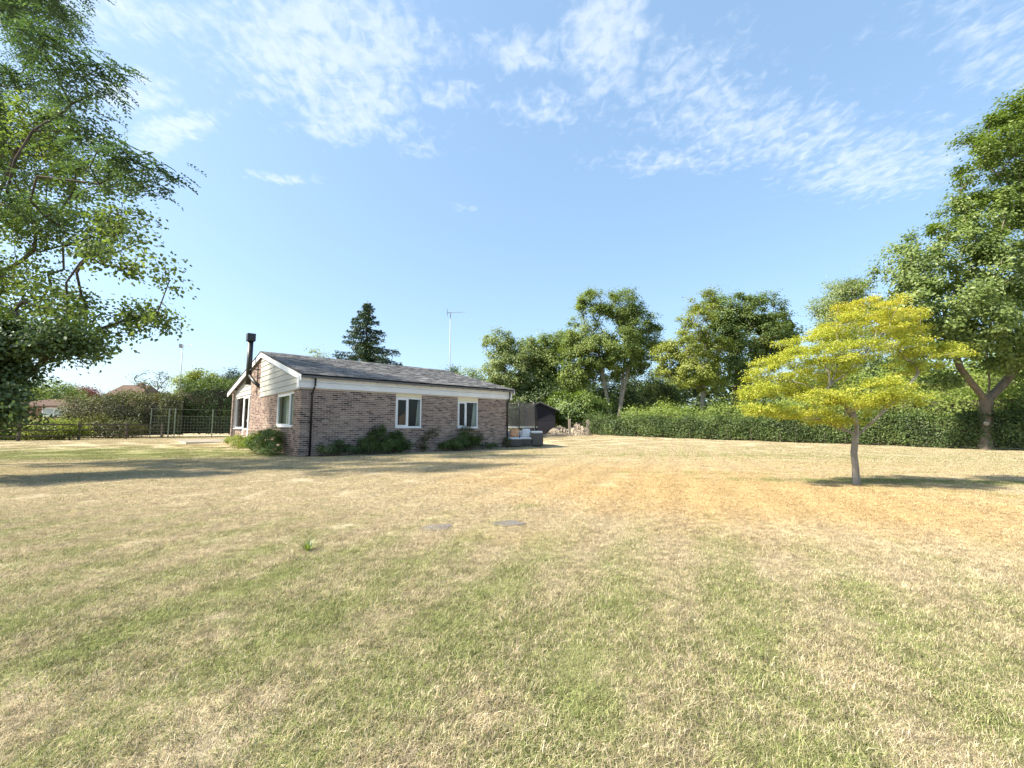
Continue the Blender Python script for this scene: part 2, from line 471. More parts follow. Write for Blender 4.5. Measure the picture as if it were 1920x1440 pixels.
# ------------------------------------------------------------------ lawn
def lawn_colour(t, rnd, blade):
    """colour of the dry lawn at a place: straw, green patches, some standing in for tree shade, an orange area"""
    geo = t.node('ShaderNodeNewGeometry').outputs['Position']

    def ell(x, y, rx, ry, rot, w):
        mp = t.node('ShaderNodeMapping', vector_type='TEXTURE'); t.L.new(geo, mp.inputs[0])
        mp.inputs['Location'].default_value = (x, y, 0); mp.inputs['Rotation'].default_value = (0, 0, rot)
        mp.inputs['Scale'].default_value = (rx, ry, 1000)
        ln = t.node('ShaderNodeVectorMath', operation='LENGTH'); t.L.new(mp.outputs[0], ln.inputs[0])
        return t.rng(ln.outputs['Value'], 1.6, 0.2, 0, w)
    g = 0.17
    for e in [(-1.6, 3.1, 3.4, 1.3, .1, .30), (0.2, 1.8, 4.0, 1.3, 0, .30), (-15, 17.2, 9, 3.0, .15, .75), (2.8, 2.2, 2.6, 1.2, 0, .12),  # the large far-left ellipse paints the tree shade band as greener grass
              (-6, 4.4, 3.5, 1.3, .2, .22), (7.2, 8.75, 4.5, .45, -.12, .62), (3.4, 10.4, 1.8, .5, -.1, .4), (6, 17, 9, 2.0, -.15, .16),  # the long thin one: greener grass strip with the maple's shadow painted in
              (2.1, 6.6, .22, .16, 0, .7), (3.0, 8.05, .25, .12, 0, .9), (0.2, 6.0, .5, .2, 0, .4), (14, 17, 8, 6, 0, .16)]:
        g = t.math('ADD', g, ell(*e))
    for e in [(5.0, 5.9, 3.6, 1.9, -.35, -.42), (1.9, 8.4, 3.2, 3.0, .3, -.34), (3.5, 13, 5, 3, 0, -.2), (-3, 8, 7, 2.6, .1, -.14), (-11.5, 20.5, 4.5, 2.2, .3, -.4)]:
        g = t.math('ADD', g, ell(*e))
    o = 0.0
    for e in [(5.2, 5.9, 3.8, 2.4, -.35, .95), (2.2, 8.6, 3.6, 3.6, .3, .75), (6, 13, 9, 7, 0, .6), (-12, 20.5, 4, 2, .3, .5), (-.1, 4.3, .8, .4, 0, .4)]:
        o = t.math('ADD', o, ell(*e))
    n1, n2, n3 = t.noise(.75, 4, .55), t.noise(3.2, 5, .6), t.noise(14, 4, .6)
    # faint mowing stripes running away from the camera on the right, across on the left
    sx = t.node('ShaderNodeMapping'); sx.inputs['Rotation'].default_value = (0, 0, .35); t.L.new(geo, sx.inputs[0])
    wv = t.node('ShaderNodeTexWave', bands_direction='X'); wv.inputs['Scale'].default_value = .42; wv.inputs['Distortion'].default_value = .8
    wv.inputs['Detail'].default_value = 3; t.L.new(sx.outputs[0], wv.inputs['Vector'])
    stripe = t.math('MULTIPLY', t.math('SUBTRACT', wv.outputs['Fac'], .5), .32)
    f = t.math('ADD', g, t.math('MULTIPLY', t.math('SUBTRACT', n1, .5), .8))
    f = t.math('ADD', f, t.math('MULTIPLY', t.math('SUBTRACT', n2, .5), 1.25))
    f = t.math('ADD', f, t.math('MULTIPLY', t.math('SUBTRACT', n3, .5), .6))
    f = t.math('ADD', f, stripe)
    thr = t.math('ADD', t.math('MULTIPLY', rnd, .9), .02)
    m = t.rng(t.math('SUBTRACT', f, thr), -.06, .16)
    of = t.math('ADD', o, t.math('ADD', t.math('MULTIPLY', t.math('SUBTRACT', n2, .5), 1.3), t.math('MULTIPLY', t.math('SUBTRACT', n1, .5), 1.2)))
    of = t.rng(of, .0, 1.6, 0, .8)
    r2 = t.math('FRACT', t.math('MULTIPLY', rnd, 7.31))
    pale = t.ramp(r2, [(0, (.30, .235, .14)), (.35, (.46, .385, .25)), (.75, (.60, .525, .365)), (1, (.68, .61, .45))])
    orange = t.ramp(r2, [(0, (.36, .245, .115)), (.5, (.56, .405, .20)), (1, (.70, .55, .31))])
    straw = t.mix(of, pale, orange)
    clump = t.math('ADD', t.math('MULTIPLY', t.noise(11, 5, .65), .6), t.math('MULTIPLY', t.noise(28, 4, .6), .4))
    tone = t.math('ADD', t.rng(clump, .36, .64, .76, 1.36), t.math('MULTIPLY', stripe, .4))
    tcol = t.node('ShaderNodeCombineColor'); [t.L.new(tone, tcol.inputs[i]) for i in range(3)]
    green = t.ramp(r2, [(0, (.115, .145, .048)), (.5, (.245, .275, .105)), (1, (.37, .375, .18))])
    c = t.mix(1.0, t.mix(m, straw, green), tcol.outputs[0], 'MULTIPLY')
    if not blade:
        dk = t.noise(45, 5, .7, 'pos', (1, 1, 1))
        c = t.mix(t.rng(dk, .35, .7, .4, .0), c, (.21, .165, .095))
    return c


def lawn_mat():
    t = NT('dry lawn')
    c = lawn_colour(t, t.noise(60, 3, .7), False)
    h = t.math('ADD', t.noise(35, 5, .7), t.math('MULTIPLY', t.noise(140, 3, .7), .6))
    t.bump(h, .9, .03)
    return t.fin(c, .95, .05)


def blade_mat():
    t = NT('grass blades')
    c = lawn_colour(t, t.attr(), True)
    d = t.node('ShaderNodeBsdfDiffuse'); t.L.new(c, d.inputs[0])
    tr = t.node('ShaderNodeBsdfTranslucent'); t.L.new(c, tr.inputs[0])
    m = t.node('ShaderNodeMixShader'); m.inputs[0].default_value = .3
    t.L.new(d.outputs[0], m.inputs[1]); t.L.new(tr.outputs[0], m.inputs[2]); t.L.new(m.outputs[0], t.out.inputs[0])
    return t.m


def build_ground():
    a = np.linspace(-1, 1, 221)
    xs = np.sign(a) * (np.abs(a) * 45 + 455 * np.abs(a) ** 7)
    b = np.linspace(0, 1, 241)
    ys = -6 + b * 70 + 640 * b ** 7
    X, Y = np.meshgrid(xs, ys)
    Z = ground(X, Y) + 0.012 * np.sin(X * 1.3 + np.sin(Y * .9)) * np.cos(Y * 1.1)
    nx, ny = len(xs), len(ys)
    V = np.stack([X.ravel(), Y.ravel(), Z.ravel()], 1)
    i = np.arange((ny - 1) * (nx - 1)); r, c = i // (nx - 1), i % (nx - 1)
    F = np.stack([r * nx + c, r * nx + c + 1, (r + 1) * nx + c + 1, (r + 1) * nx + c], 1)
    me = bpy.data.meshes.new('lawn')
    me.from_pydata(V.tolist(), [], F.tolist())
    o = link_mesh('lawn', me, lawn_mat(), None, True)
    tag(o, 'wide dry mown lawn around the bungalow', None, None, 'structure')


def raw_mesh(name, V, F, rnd=None, tri=True):
    """fast mesh from arrays; F is n x 3 or n x 4"""
    me = bpy.data.meshes.new(name)
    V = np.ascontiguousarray(V, dtype=np.float32); F = np.ascontiguousarray(F, dtype=np.int32)
    k = F.shape[1]
    me.vertices.add(len(V)); me.vertices.foreach_set('co', V.ravel())
    me.loops.add(F.size); me.loops.foreach_set('vertex_index', F.ravel())
    me.polygons.add(len(F))
    me.polygons.foreach_set('loop_start', np.arange(0, F.size, k, dtype=np.int32))
    me.polygons.foreach_set('loop_total', np.full(len(F), k, dtype=np.int32))
    if rnd is not None:
        at_ = me.attributes.new('rnd', 'FLOAT', 'FACE'); at_.data.foreach_set('value', np.ascontiguousarray(rnd, dtype=np.float32))
    me.update(calc_edges=True)
    return me


def grass_patch(name, size, n, hmin, hmax, wid, lean, seed):
    r = np.random.default_rng(seed)
    P = np.zeros((n, 3))
    th, rr_ = r.random(n) * 2 * np.pi, np.sqrt(r.random(n)) * (.75 + .5 * r.random(n)) * size / 2
    P[:, 0], P[:, 1] = np.cos(th) * rr_, np.sin(th) * rr_
    # tussocks: blades pulled towards a few centres
    cen = (r.random((14, 2)) - .5) * size
    k = r.integers(0, 14, n); pull = (r.random(n) < .45)[:, None] * r.random((n, 1)) * .8
    P[:, :2] += (cen[k] - P[:, :2]) * pull
    a = r.random(n) * 2 * np.pi
    h = hmin + (hmax - hmin) * r.random(n) ** 1.6
    ln = h * lean * (0.3 + r.random(n) * 1.2)
    d = np.stack([np.cos(a), np.sin(a), np.zeros(n)], 1)
    b = a + np.pi / 2 + r.normal(0, .5, n)
    s = np.stack([np.cos(b), np.sin(b), np.zeros(n)], 1) * (wid * (.6 + .8 * r.random(n)))[:, None]
    mid = P + d * (ln * .35)[:, None]; mid[:, 2] = h * .6
    tip = P + d * ln[:, None] * 1.15; tip[:, 2] = h * (.6 + .4 * r.random(n))
    V = np.stack([P - s, P + s, mid - s * .8, mid + s * .8, tip], 1).reshape(-1, 3)
    o = np.arange(n)[:, None] * 5
    F = np.concatenate([o + [0, 1, 3], o + [0, 3, 2], o + [2, 3, 4]], 1).reshape(-1, 3)
    me = raw_mesh(name, V, F, np.repeat(r.random(n), 3))
    return me


def grass_field(name, label, pts, scales, patches, mat):
    coll = bpy.data.collections.new(name + ' patches')
    for i, me in enumerate(patches):
        me.materials.append(mat)
        coll.objects.link(bpy.data.objects.new('grass_patch', me))
    me = bpy.data.meshes.new(name)
    me.from_pydata(pts.tolist(), [], [])
    a = me.attributes.new('sc', 'FLOAT', 'POINT'); a.data.foreach_set('value', np.asarray(scales, dtype=np.float32))
    o = bpy.data.objects.new(name, me); C.objects.link(o)
    tag(o, label, None, None, 'stuff')
    ng = bpy.data.node_groups.new(name + ' scatter', 'GeometryNodeTree')
    ng.interface.new_socket('Geometry', in_out='INPUT', socket_type='NodeSocketGeometry')
    ng.interface.new_socket('Geometry', in_out='OUTPUT', socket_type='NodeSocketGeometry')
    N, L = ng.nodes, ng.links
    gi, go = N.new('NodeGroupInput'), N.new('NodeGroupOutput')
    ip = N.new('GeometryNodeInstanceOnPoints')
    ci = N.new('GeometryNodeCollectionInfo'); ci.inputs['Collection'].default_value = coll
    ci.inputs['Separate Children'].default_value = True; ci.inputs['Reset Children'].default_value = True
    rv = N.new('FunctionNodeRandomValue'); rv.data_type = 'FLOAT_VECTOR'
    rv.inputs[0].default_value = (0, 0, 0); rv.inputs[1].default_value = (0, 0, 6.283)
    na = N.new('GeometryNodeInputNamedAttribute'); na.data_type = 'FLOAT'; na.inputs['Name'].default_value = 'sc'
    L.new(gi.outputs[0], ip.inputs['Points']); L.new(ci.outputs[0], ip.inputs['Instance'])
    ip.inputs['Pick Instance'].default_value = True
    L.new(rv.outputs[0], ip.inputs['Rotation']); L.new(na.outputs[0], ip.inputs['Scale'])
    L.new(ip.outputs[0], go.inputs[0])
    m = o.modifiers.new('scatter', 'NODES'); m.node_group = ng
    return o


HX, HY = -7.6936, 15.9161                     # near corner of the bungalow
HA = math.radians(41.897)
cu_, su_ = math.cos(HA), math.sin(HA)


def house_local(x, y):
    dx, dy = x - HX, y - HY
    return dx * cu_ + dy * su_, -dx * su_ + dy * cu_


def hw(u, v, z=0.0):
    return np.array([HX + u * cu_ - v * su_, HY + u * su_ + v * cu_, z])


def scatter_points(y0, y1, step, seed, side=1.32, extra=1.0):
    r = np.random.default_rng(seed)
    pts = []
    y = y0
    while y < y1:
        half = y * side + extra
        n = int(2 * half / step) + 1
        x = np.linspace(-half, half, n)
        pts.append(np.stack([x, np.full(n, y)], 1))
        y += step
    P = np.concatenate(pts)
    P += (r.random(P.shape) - .5) * step * 1.1
    u, v = house_local(P[:, 0], P[:, 1])
    keep = ~((u > -.05) & (u < 10.1) & (v > -.05) & (v < 14))
    keep &= ~((u > 10.0) & (u < 13.9) & (v > .6) & (v < 6.2))             # patio by the sofa
    keep &= ~((u > -2.6) & (u < .1) & (v > 8.3) & (v < 15))               # paving by the glazed door
    for (sx, sy, sr) in ((-.80, 4.72, .17), (-.05, 4.93, .15)):
        keep &= (P[:, 0] - sx) ** 2 + ((P[:, 1] - sy) * 1.5) ** 2 > sr ** 2
    # right of the hedge line and beyond the left fence there is no mown grass
    hx = np.interp(P[:, 1], [0, 19.4, 23.9, 28.3, 31.5, 35.3, 60], [26, 23, 20.8, 13.7, 9.2, 6.2, 6.2])
    keep &= P[:, 0] < hx + .3
    P = P[keep]
    Z = ground(P[:, 0], P[:, 1]) + 0.012 * np.sin(P[:, 0] * 1.3 + np.sin(P[:, 1] * .9)) * np.cos(P[:, 1] * 1.1) - .004
    return np.stack([P[:, 0], P[:, 1], Z], 1)


def build_grass():
    mat = blade_mat()
    near = [grass_patch('grass_near', .44, 4400, .008, .029, .0009, .9, 100 + i) for i in range(6)]
    midp = [grass_patch('grass_mid', .62, 3800, .009, .031, .0015, .95, 200 + i) for i in range(5)]
    farp = [grass_patch('grass_far', 1.3, 3600, .010, .034, .004, 1.1, 300 + i) for i in range(4)]
    r = np.random.default_rng(3)
    P = scatter_points(.6, 6.0, .23, 1)
    grass_field('grass', 'short dry grass of the near lawn', P, .65 + .75 * r.random(len(P)) ** 1.3, near, mat)
    P = scatter_points(6.0, 14.0, .40, 2)
    grass_field('grass', 'short dry grass of the middle lawn', P, .8 + .45 * r.random(len(P)), midp, mat)
    P = scatter_points(14.0, 36.0, .85, 3)
    grass_field('grass', 'short dry grass of the far lawn', P, .8 + .4 * r.random(len(P)), farp, mat)
    # one fresh green weed tuft standing out of the dry lawn
    n = 46
    a = r.random(n) * 6.283; rad = r.random(n) * .02; h = .05 + .06 * r.random(n); ln = h * (.4 + r.random(n))
    Pb = np.stack([np.cos(a) * rad, np.sin(a) * rad, np.zeros(n)], 1)
    d = np.stack([np.cos(a), np.sin(a), np.zeros(n)], 1); s = np.stack([-np.sin(a), np.cos(a), np.zeros(n)], 1) * .004
    mid_ = Pb + d * (ln * .4)[:, None]; mid_[:, 2] = h * .7
    tip = Pb + d * ln[:, None]; tip[:, 2] = h
    V = np.stack([Pb - s, Pb + s, mid_ - s, mid_ + s, tip], 1).reshape(-1, 3)
    o = np.arange(n)[:, None] * 5
    F = np.concatenate([o + [0, 1, 3], o + [0, 3, 2], o + [2, 3, 4]], 1).reshape(-1, 3)
    wo = link_mesh('weed_tuft', raw_mesh('weed_tuft', V, F, np.repeat(r.random(n), 3)), M['lf_laurel'])
    wo.location = (-1.734, 3.837, 0)
    tag(wo, 'small fresh green weed tuft alone on the dry lawn', 'weed')


# ------------------------------------------------------------------ foliage builders
def fallen_leaves():
    r = np.random.default_rng(21)
    P = scatter_points(1.2, 10, .75, 9)
    P = P[r.random(len(P)) < .16]
    P[:, 2] += .022
    nr = unit(np.array([0, 0, 1.]) + r.normal(0, .35, P.shape)); d = unit(r.normal(size=P.shape))
    me = leaf_mesh('fallen_leaves', P, nr, d, .018 + .022 * r.random(len(P)), r, .6, .15)
    o = link_mesh('fallen_leaves', me, plain('fallen dry leaves', (.45, .36, .22), .9, .3, 3, .1, 0, 'pos', None, .5))
    tag(o, 'few fallen dry leaves on the lawn', None, None, 'stuff')



def unit(a):
    return a / (np.linalg.norm(a, axis=-1, keepdims=True) + 1e-9)


def leaf_arrays(P, nrm, d, size, width=.55, fold=.12):
    n = len(P)
    d = unit(d - nrm * np.sum(d * nrm, 1, keepdims=True)); s = np.cross(nrm, d)
    sz = np.asarray(size).reshape(-1, 1) * np.ones((n, 1))
    base, tip = P - d * sz * .5, P + d * sz * .5
    l = P + s * sz * width * .5 + nrm * sz * fold; r_ = P - s * sz * width * .5 + nrm * sz * fold
    V = np.stack([base, r_, tip, l], 1).reshape(-1, 3)
    o = np.arange(n)[:, None] * 4
    F = np.concatenate([o + [0, 1, 2], o + [0, 2, 3]], 1).reshape(-1, 3)
    return V, F


def leaf_mesh_round(name, P, nrm, d, size, r, width=.7, fold=.1, rnd=None):
    """broader leaf of six points, for trees close to the camera"""
    n = len(P)
    d = unit(d - nrm * np.sum(d * nrm, 1, keepdims=True)); s = np.cross(nrm, d)
    sz = np.asarray(size).reshape(-1, 1) * np.ones((n, 1))
    pts = [P - d * sz * .5]
    for (a, b, f) in ((-.22, .42, .7), (.16, .5, 1.0)): pts.append(P + d * sz * a + s * sz * width * b + nrm * sz * fold * f)
    pts.append(P + d * sz * .55 - nrm * sz * fold * .6)
    for (a, b, f) in ((.16, .5, 1.0), (-.22, .42, .7)): pts.append(P + d * sz * a - s * sz * width * b + nrm * sz * fold * f)
    V = np.stack(pts, 1).reshape(-1, 3)
    o = np.arange(n)[:, None] * 6
    F = np.concatenate([o + [0, 1, 2, 3], o + [0, 3, 4, 5]], 1).reshape(-1, 4)
    rv = r.random(n) if rnd is None else rnd
    return raw_mesh(name, V, F, np.repeat(rv, 2))


def leaf_mesh(name, P, nrm, d, size, r, width=.55, fold=.12, rnd=None):
    V, F = leaf_arrays(P, nrm, d, size, width, fold)
    rv = r.random(len(P)) if rnd is None else rnd
    return raw_mesh(name, V, F, np.repeat(rv, 2))


def sample_lobes(lobes, n, r, shell=.55):
    L = np.array(lobes, float)
    w = (L[:, 3] * L[:, 4] * L[:, 5]) ** (.55); w /= w.sum()
    k = r.choice(len(L), n, p=w)
    v = unit(r.normal(size=(n, 3)))
    rad = r.random(n) ** (1 / 3.0 * (1 - shell) + .02) if shell else r.random(n) ** (1 / 3)
    rad *= 1 + r.normal(0, .07, n)
    return L[k, :3] + v * rad[:, None] * L[k, 3:6], L[k, :3]


def skeleton(stems, pts, r, seg, up=.12, path_w=.3, attach=.45):
    nodes, par, plen = [], [], []
    first = []
    for stem in stems:
        prev = -1
        m = len(stem)
        for i, p in enumerate(stem):
            nodes.append(np.array(p, float)); par.append(prev)
            plen.append(0 if prev < 0 else plen[prev] + np.linalg.norm(nodes[-1] - nodes[prev]))
            prev = len(nodes) - 1
            if i >= (m - 1) * attach: first.append(prev)
    cand = list(first)
    top = np.mean([np.array(s[-1], float) for s in stems], 0)
    order = np.argsort(np.linalg.norm(pts - top, axis=1))
    tips = []
    A = np.zeros((len(pts) * 12 + 200, 3)); A[:len(cand)] = [nodes[i] for i in cand]
    B = np.zeros(len(A)); B[:len(cand)] = [plen[i] for i in cand]
    nc = len(cand)
    for pi in order:
        p = pts[pi]
        D = p - A[:nc]
        dist = np.linalg.norm(D, axis=1)
        cost = dist + path_w * B[:nc] + .7 * np.maximum(0, -D[:, 2] - .25 * dist)
        j = int(np.argmin(cost)); q = cand[j]; dd = dist[j]
        pd = nodes[q] - nodes[par[q]] if par[q] >= 0 else np.array([0, 0, 1.])
        pd = pd / (np.linalg.norm(pd) + 1e-9)
        ctrl = nodes[q] + pd * dd * .32 + np.array([0, 0, up * dd]) + r.normal(0, .05 * dd, 3)
        m = max(1, min(9, int(dd / seg)))
        prev = q
        for i in range(1, m + 1):
            t = i / m
            x = (1 - t) ** 2 * nodes[q] + 2 * t * (1 - t) * ctrl + t * t * p
            if i < m: x = x + r.normal(0, .03 * seg, 3)
            nodes.append(x); par.append(prev); plen.append(plen[prev] + np.linalg.norm(x - nodes[prev])); prev = len(nodes) - 1
            if nc < len(A):
                A[nc] = x; B[nc] = plen[prev]; cand.append(prev); nc += 1
        tips.append(prev)
    return np.array(nodes), np.array(par), tips, plen


def branch_mesh(name, nodes, par, tips, r_trunk, r_min, nsides=6, flare=0.0, power=.5, n_stems=1):
    n = len(nodes)
    cnt = np.zeros(n)
    for t in tips: cnt[t] += 1
    for i in range(n - 1, -1, -1):
        if par[i] >= 0: cnt[par[i]] += cnt[i]
    tot = max(cnt.max(), 1)
    rad = np.maximum(r_min, r_trunk * (np.maximum(cnt, .01) / tot) ** power)
    rad = np.minimum(rad, r_trunk)
    if flare:
        for i in range(n):
            if par[i] < 0: rad[i] *= 1 + flare
    c = np.where(par >= 0)[0]; p = par[c]
    a, b = nodes[p], nodes[c]
    ra = np.where(par[p] < 0, rad[p], np.minimum(rad[p], rad[c] * 1.35)); rb = rad[c]
    d = unit(b - a)
    ref = np.where(np.abs(d[:, 2:3]) < .9, np.array([[0, 0, 1.]]), np.array([[1., 0, 0]]))
    s = unit(np.cross(d, ref)); t = np.cross(d, s)
    k = np.arange(nsides) * 2 * np.pi / nsides
    ring = np.cos(k)[None, :, None] * s[:, None] + np.sin(k)[None, :, None] * t[:, None]
    b = b + d * (rb * .25)[:, None]
    V = np.concatenate([a[:, None] + ring * ra[:, None, None], b[:, None] + ring * rb[:, None, None]], 1).reshape(-1, 3)
    o = (np.arange(len(c)) * 2 * nsides)[:, None, None]
    i0 = np.arange(nsides); i1 = (i0 + 1) % nsides
    F = (o + np.stack([i0, i1, i1 + nsides, i0 + nsides], 1)[None]).reshape(-1, 4)
    return raw_mesh(name, V, F)


def cluster_leaves(cl, per, rc, flat, size, r, centre, droop=.35, width=.6, out=.5, upw=.7, wild=.6):
    n = len(cl) * per
    scale = np.repeat(.65 + .7 * r.random(len(cl)), per)[:, None]
    off = r.normal(0, .5, (n, 3)) * np.array([rc, rc, rc * flat]) * scale
    # leaves sit along short twigs: pull them to a few lines per cluster
    P = np.repeat(cl, per, 0) + off
    outv = unit(np.repeat(cl - centre, per, 0) + off * 2)
    nrm = unit(outv * out + np.array([0, 0, upw]) + r.normal(0, wild, (n, 3)))
    d = unit(off / rc + r.normal(0, .5, (n, 3)) + np.array([0, 0, -droop]))
    sz = size * (.65 + .6 * r.random(n))
    return P, nrm, d, sz


def pinnate_leaves(cl, per, rc, r, centre, length=.34, leaflets=11, lsize=.085, sag=.55):
    n = len(cl) * per
    P0 = np.repeat(cl, per, 0) + r.normal(0, .5, (n, 3)) * rc * np.array([1, 1, .7])
    az_ = r.random(n) * 2 * np.pi
    outv = unit(np.repeat(cl - centre, per, 0)) * .8 + np.stack([np.cos(az_), np.sin(az_), np.zeros(n)], 1)
    outv[:, 2] = -.25 - sag * r.random(n)
    d = unit(outv)
    side = unit(np.cross(d, np.array([0, 0, 1.]))); up = np.cross(side, d)
    k = np.arange(leaflets); t = (k // 2 + .5) / (leaflets / 2); sg = np.where(k % 2 == 0, 1, -1)
    L_ = length * (.7 + .6 * r.random(n))
    base = P0[:, None] + d[:, None] * (t[None, :, None] * L_[:, None, None])
    base[:, :, 2] -= (t ** 2)[None] * L_[:, None] * .25
    ld = unit(side[:, None] * sg[None, :, None] + d[:, None] * .55 + np.array([0, 0, -.25]))
    sz = lsize * (1 - .35 * np.abs(t - .45))[None] * (.8 + .4 * r.random((n, leaflets)))
    P = (base + ld * sz[..., None] * .55).reshape(-1, 3)
    nr = unit(np.repeat(up[:, None], leaflets, 1).reshape(-1, 3) + r.normal(0, .25, (n * leaflets, 3)))
    return P, nr, ld.reshape(-1, 3), sz.ravel()


def tree(name, label, cat, stems, lobes, n, per, rc, size, leafmat, barkmat, r_trunk, seed, group=None, flat=.7, shell=.55, seg=.8,
         r_min=.012, width=.6, droop=.35, pinnate=None, extra=None, flare=.35, up=.12, keep=None, path_w=.3, bare=0, attach=.45, upw=.65, out=.85, wild=.45, rounded=False):
    r = np.random.default_rng(seed)
    base = np.array(stems[0][0], float)
    t = thing(name, label, cat, tuple(base), 0, group)
    pts, cen = sample_lobes(lobes, n, r, shell)
    if keep is not None:
        k = keep(pts); pts, cen = pts[k], cen[k]
    k = pts[:, 2] > ground(pts[:, 0], pts[:, 1]) + .15
    pts, cen = pts[k], cen[k]
    nodes, par, tips, pl = skeleton(stems, pts, r, seg, up, path_w, attach)
    tr = link_mesh('trunk', branch_mesh('trunk', nodes - base, par, tips, r_trunk, r_min, 7, flare), barkmat, t, True)
    mid_ = cen * .6 + np.mean(np.array(lobes)[:, :3], 0) * .4
    if bare: pts, mid_ = pts[bare:], mid_[bare:]
    if pinnate:
        P, nr, d, sz = pinnate_leaves(pts, per, rc, r, mid_, **pinnate); wd = .42
    else:
        P, nr, d, sz = cluster_leaves(pts, per, rc, flat, size, r, mid_, droop, width, out, upw, wild); wd = width
    rv = np.clip(np.repeat(r.random(len(pts)), len(P) // len(pts)) * .45 + r.random(len(P)) * .6, 0, 1)
    cr = link_mesh('crown', (leaf_mesh_round if rounded else leaf_mesh)('crown', P - base, nr, d, sz, r, wd, .12, rv), leafmat, t)
    return t, pts


def lobe(px, py, Y, rpx, rpy, rd=None):
    p = at(px, py, Y)
    return (*p, rpx * Y / 820, (rd if rd else rpx * Y / 820), rpy * Y / 820)


def stem_path(p0, p1, n, wig, r, bulge=0.0):
    p0, p1 = np.array(p0, float), np.array(p1, float)
    out = []
    side = np.array([r.normal(), r.normal(), 0]); side /= np.linalg.norm(side)
    for i in range(n + 1):
        t = i / n
        p = p0 + (p1 - p0) * t + side * math.sin(math.pi * t) * bulge
        if 0 < i: p = p + np.array([r.normal(0, wig), r.normal(0, wig), 0])
        out.append(p)
    return out


def gz(x, y, dz=0.0):
    return np.array([x, y, float(ground(x, y)) + dz])


def shrub(name, label, cat, x, y, lobes, n, per, rc, size, mat, seed, group=None, stem_r=.02, z=None, **kw):
    z = float(ground(x, y)) - .02 if z is None else z
    r = np.random.default_rng(seed)
    cz = np.mean([l[2] for l in lobes])
    tops = [np.array([x, y, z]) + (np.array(l[:3]) - np.array([x, y, z])) * .45 for l in lobes[:4]]
    stems = [stem_path((x + r.normal(0, .04), y + r.normal(0, .04), z), tp, 3, .02, r) for tp in tops]
    return tree(name, label, cat, stems, lobes, n, per, rc, size, mat, M['bark_dark'], stem_r, seed, group, r_min=.004, flare=0,
                seg=kw.pop('seg', .25), attach=.2, **kw)


def hedge(name, label, path, w, h, n, size, mat, seed, rough=.14, top_var=.12, group=None, core=True, ztop=None, wispy=.0):
    """path: list of (x, y[, height]); leaves fill the outer shell of a long box with a bumpy face"""
    r = np.random.default_rng(seed)
    p = np.array([q[:2] for q in path], float)
    hs = np.array([(q[2] if len(q) > 2 else h) for q in path], float)
    sl = np.linalg.norm(np.diff(p, axis=0), axis=1); cum = np.concatenate([[0], np.cumsum(sl)])
    t = thing(name, label, 'hedge', tuple(gz(*p[0])), 0, group)
    base = gz(*p[0])

    def frame(s):
        x = np.interp(s, cum, p[:, 0]); y = np.interp(s, cum, p[:, 1]); hh = np.interp(s, cum, hs)
        x2 = np.interp(s + .05, cum, p[:, 0]); y2 = np.interp(s + .05, cum, p[:, 1])
        x1 = np.interp(s - .05, cum, p[:, 0]); y1 = np.interp(s - .05, cum, p[:, 1])
        d = unit(np.stack([x2 - x1, y2 - y1], 1)); nrm = np.stack([-d[:, 1], d[:, 0]], 1)
        return x, y, hh, nrm
    s = r.random(n) * cum[-1]
    x, y, hh, nr = frame(s)
    # cross-section position: angle round a rounded rectangle
    a = r.random(n) * np.pi * 1.48 - np.pi * .24
    ca, sa = np.cos(a), np.sin(a)
    k = 1 / np.maximum(np.abs(ca), np.abs(sa) ** 1.0)
    k = np.minimum(k, 1.28)
    bump = .5 * np.sin(s * 2.1 + 3 * np.sin(s * .7)) * np.cos(a * 3 + s) + r.normal(0, .45, n)
    depth = 1 + rough * bump - .35 * r.random(n) ** 2
    hh = hh * (1 + top_var * np.sin(s * .9 + seed) * np.sin(s * 2.3 + 1)) 
    lat = ca * k * w / 2 * depth
    zz = np.clip((sa * k * .5 * depth + .5), .02, None) * hh
    zz = np.where(r.random(n) < wispy, zz * (1 + .35 * r.random(n) * (zz > hh * .75)), zz)
    P = np.stack([x + nr[:, 0] * lat, y + nr[:, 1] * lat, 0 * x], 1)
    P[:, 2] = ground(P[:, 0], P[:, 1]) + zz
    outv = np.stack([nr[:, 0] * ca, nr[:, 1] * ca, np.maximum(sa, 0) + .25], 1)
    nrm = unit(unit(outv) + r.normal(0, .55, (n, 3)))
    d = unit(r.normal(0, 1, (n, 3)) + np.array([0, 0, -.2]))
    rv = np.clip(.5 + .35 * np.sin(s * 1.7 + zz * 3) * np.sin(s * .6 + 2) + r.normal(0, .28, n), 0, 1)
    link_mesh('foliage', leaf_mesh('foliage', P - base, nrm, d, size * (.6 + .7 * r.random(n)), r, .6, .12, rv), mat, t)
    if core:
        m = MB()
        ss = np.linspace(0, cum[-1], max(3, int(cum[-1] / 1.2)))
        x, y, hh, nr = frame(ss)
        V = []
        for i in range(len(ss)):
            for (l, zf) in ((-.27, .06), (-.33, .55), (-.2, .80), (.2, .80), (.33, .55), (.27, .06)):
                q = gz(x[i] + nr[i, 0] * l * w, y[i] + nr[i, 1] * l * w, zf * hh[i] * (1 + .06 * math.sin(ss[i] * 3 + l * 9)))
                V.append(q - base)
        F = []
        for i in range(len(ss) - 1):
            for k_ in range(5): F.append((i * 6 + k_, i * 6 + k_ + 1, (i + 1) * 6 + k_ + 1, (i + 1) * 6 + k_))
        F.append(tuple(range(6))); F.append(tuple((len(ss) - 1) * 6 + q for q in range(6)))
        m.poly(V, F)
        m.build('branches', M['twig'], t)
    return t


# ------------------------------------------------------------------ build: ground
build_ground()
build_grass()
fallen_leaves()

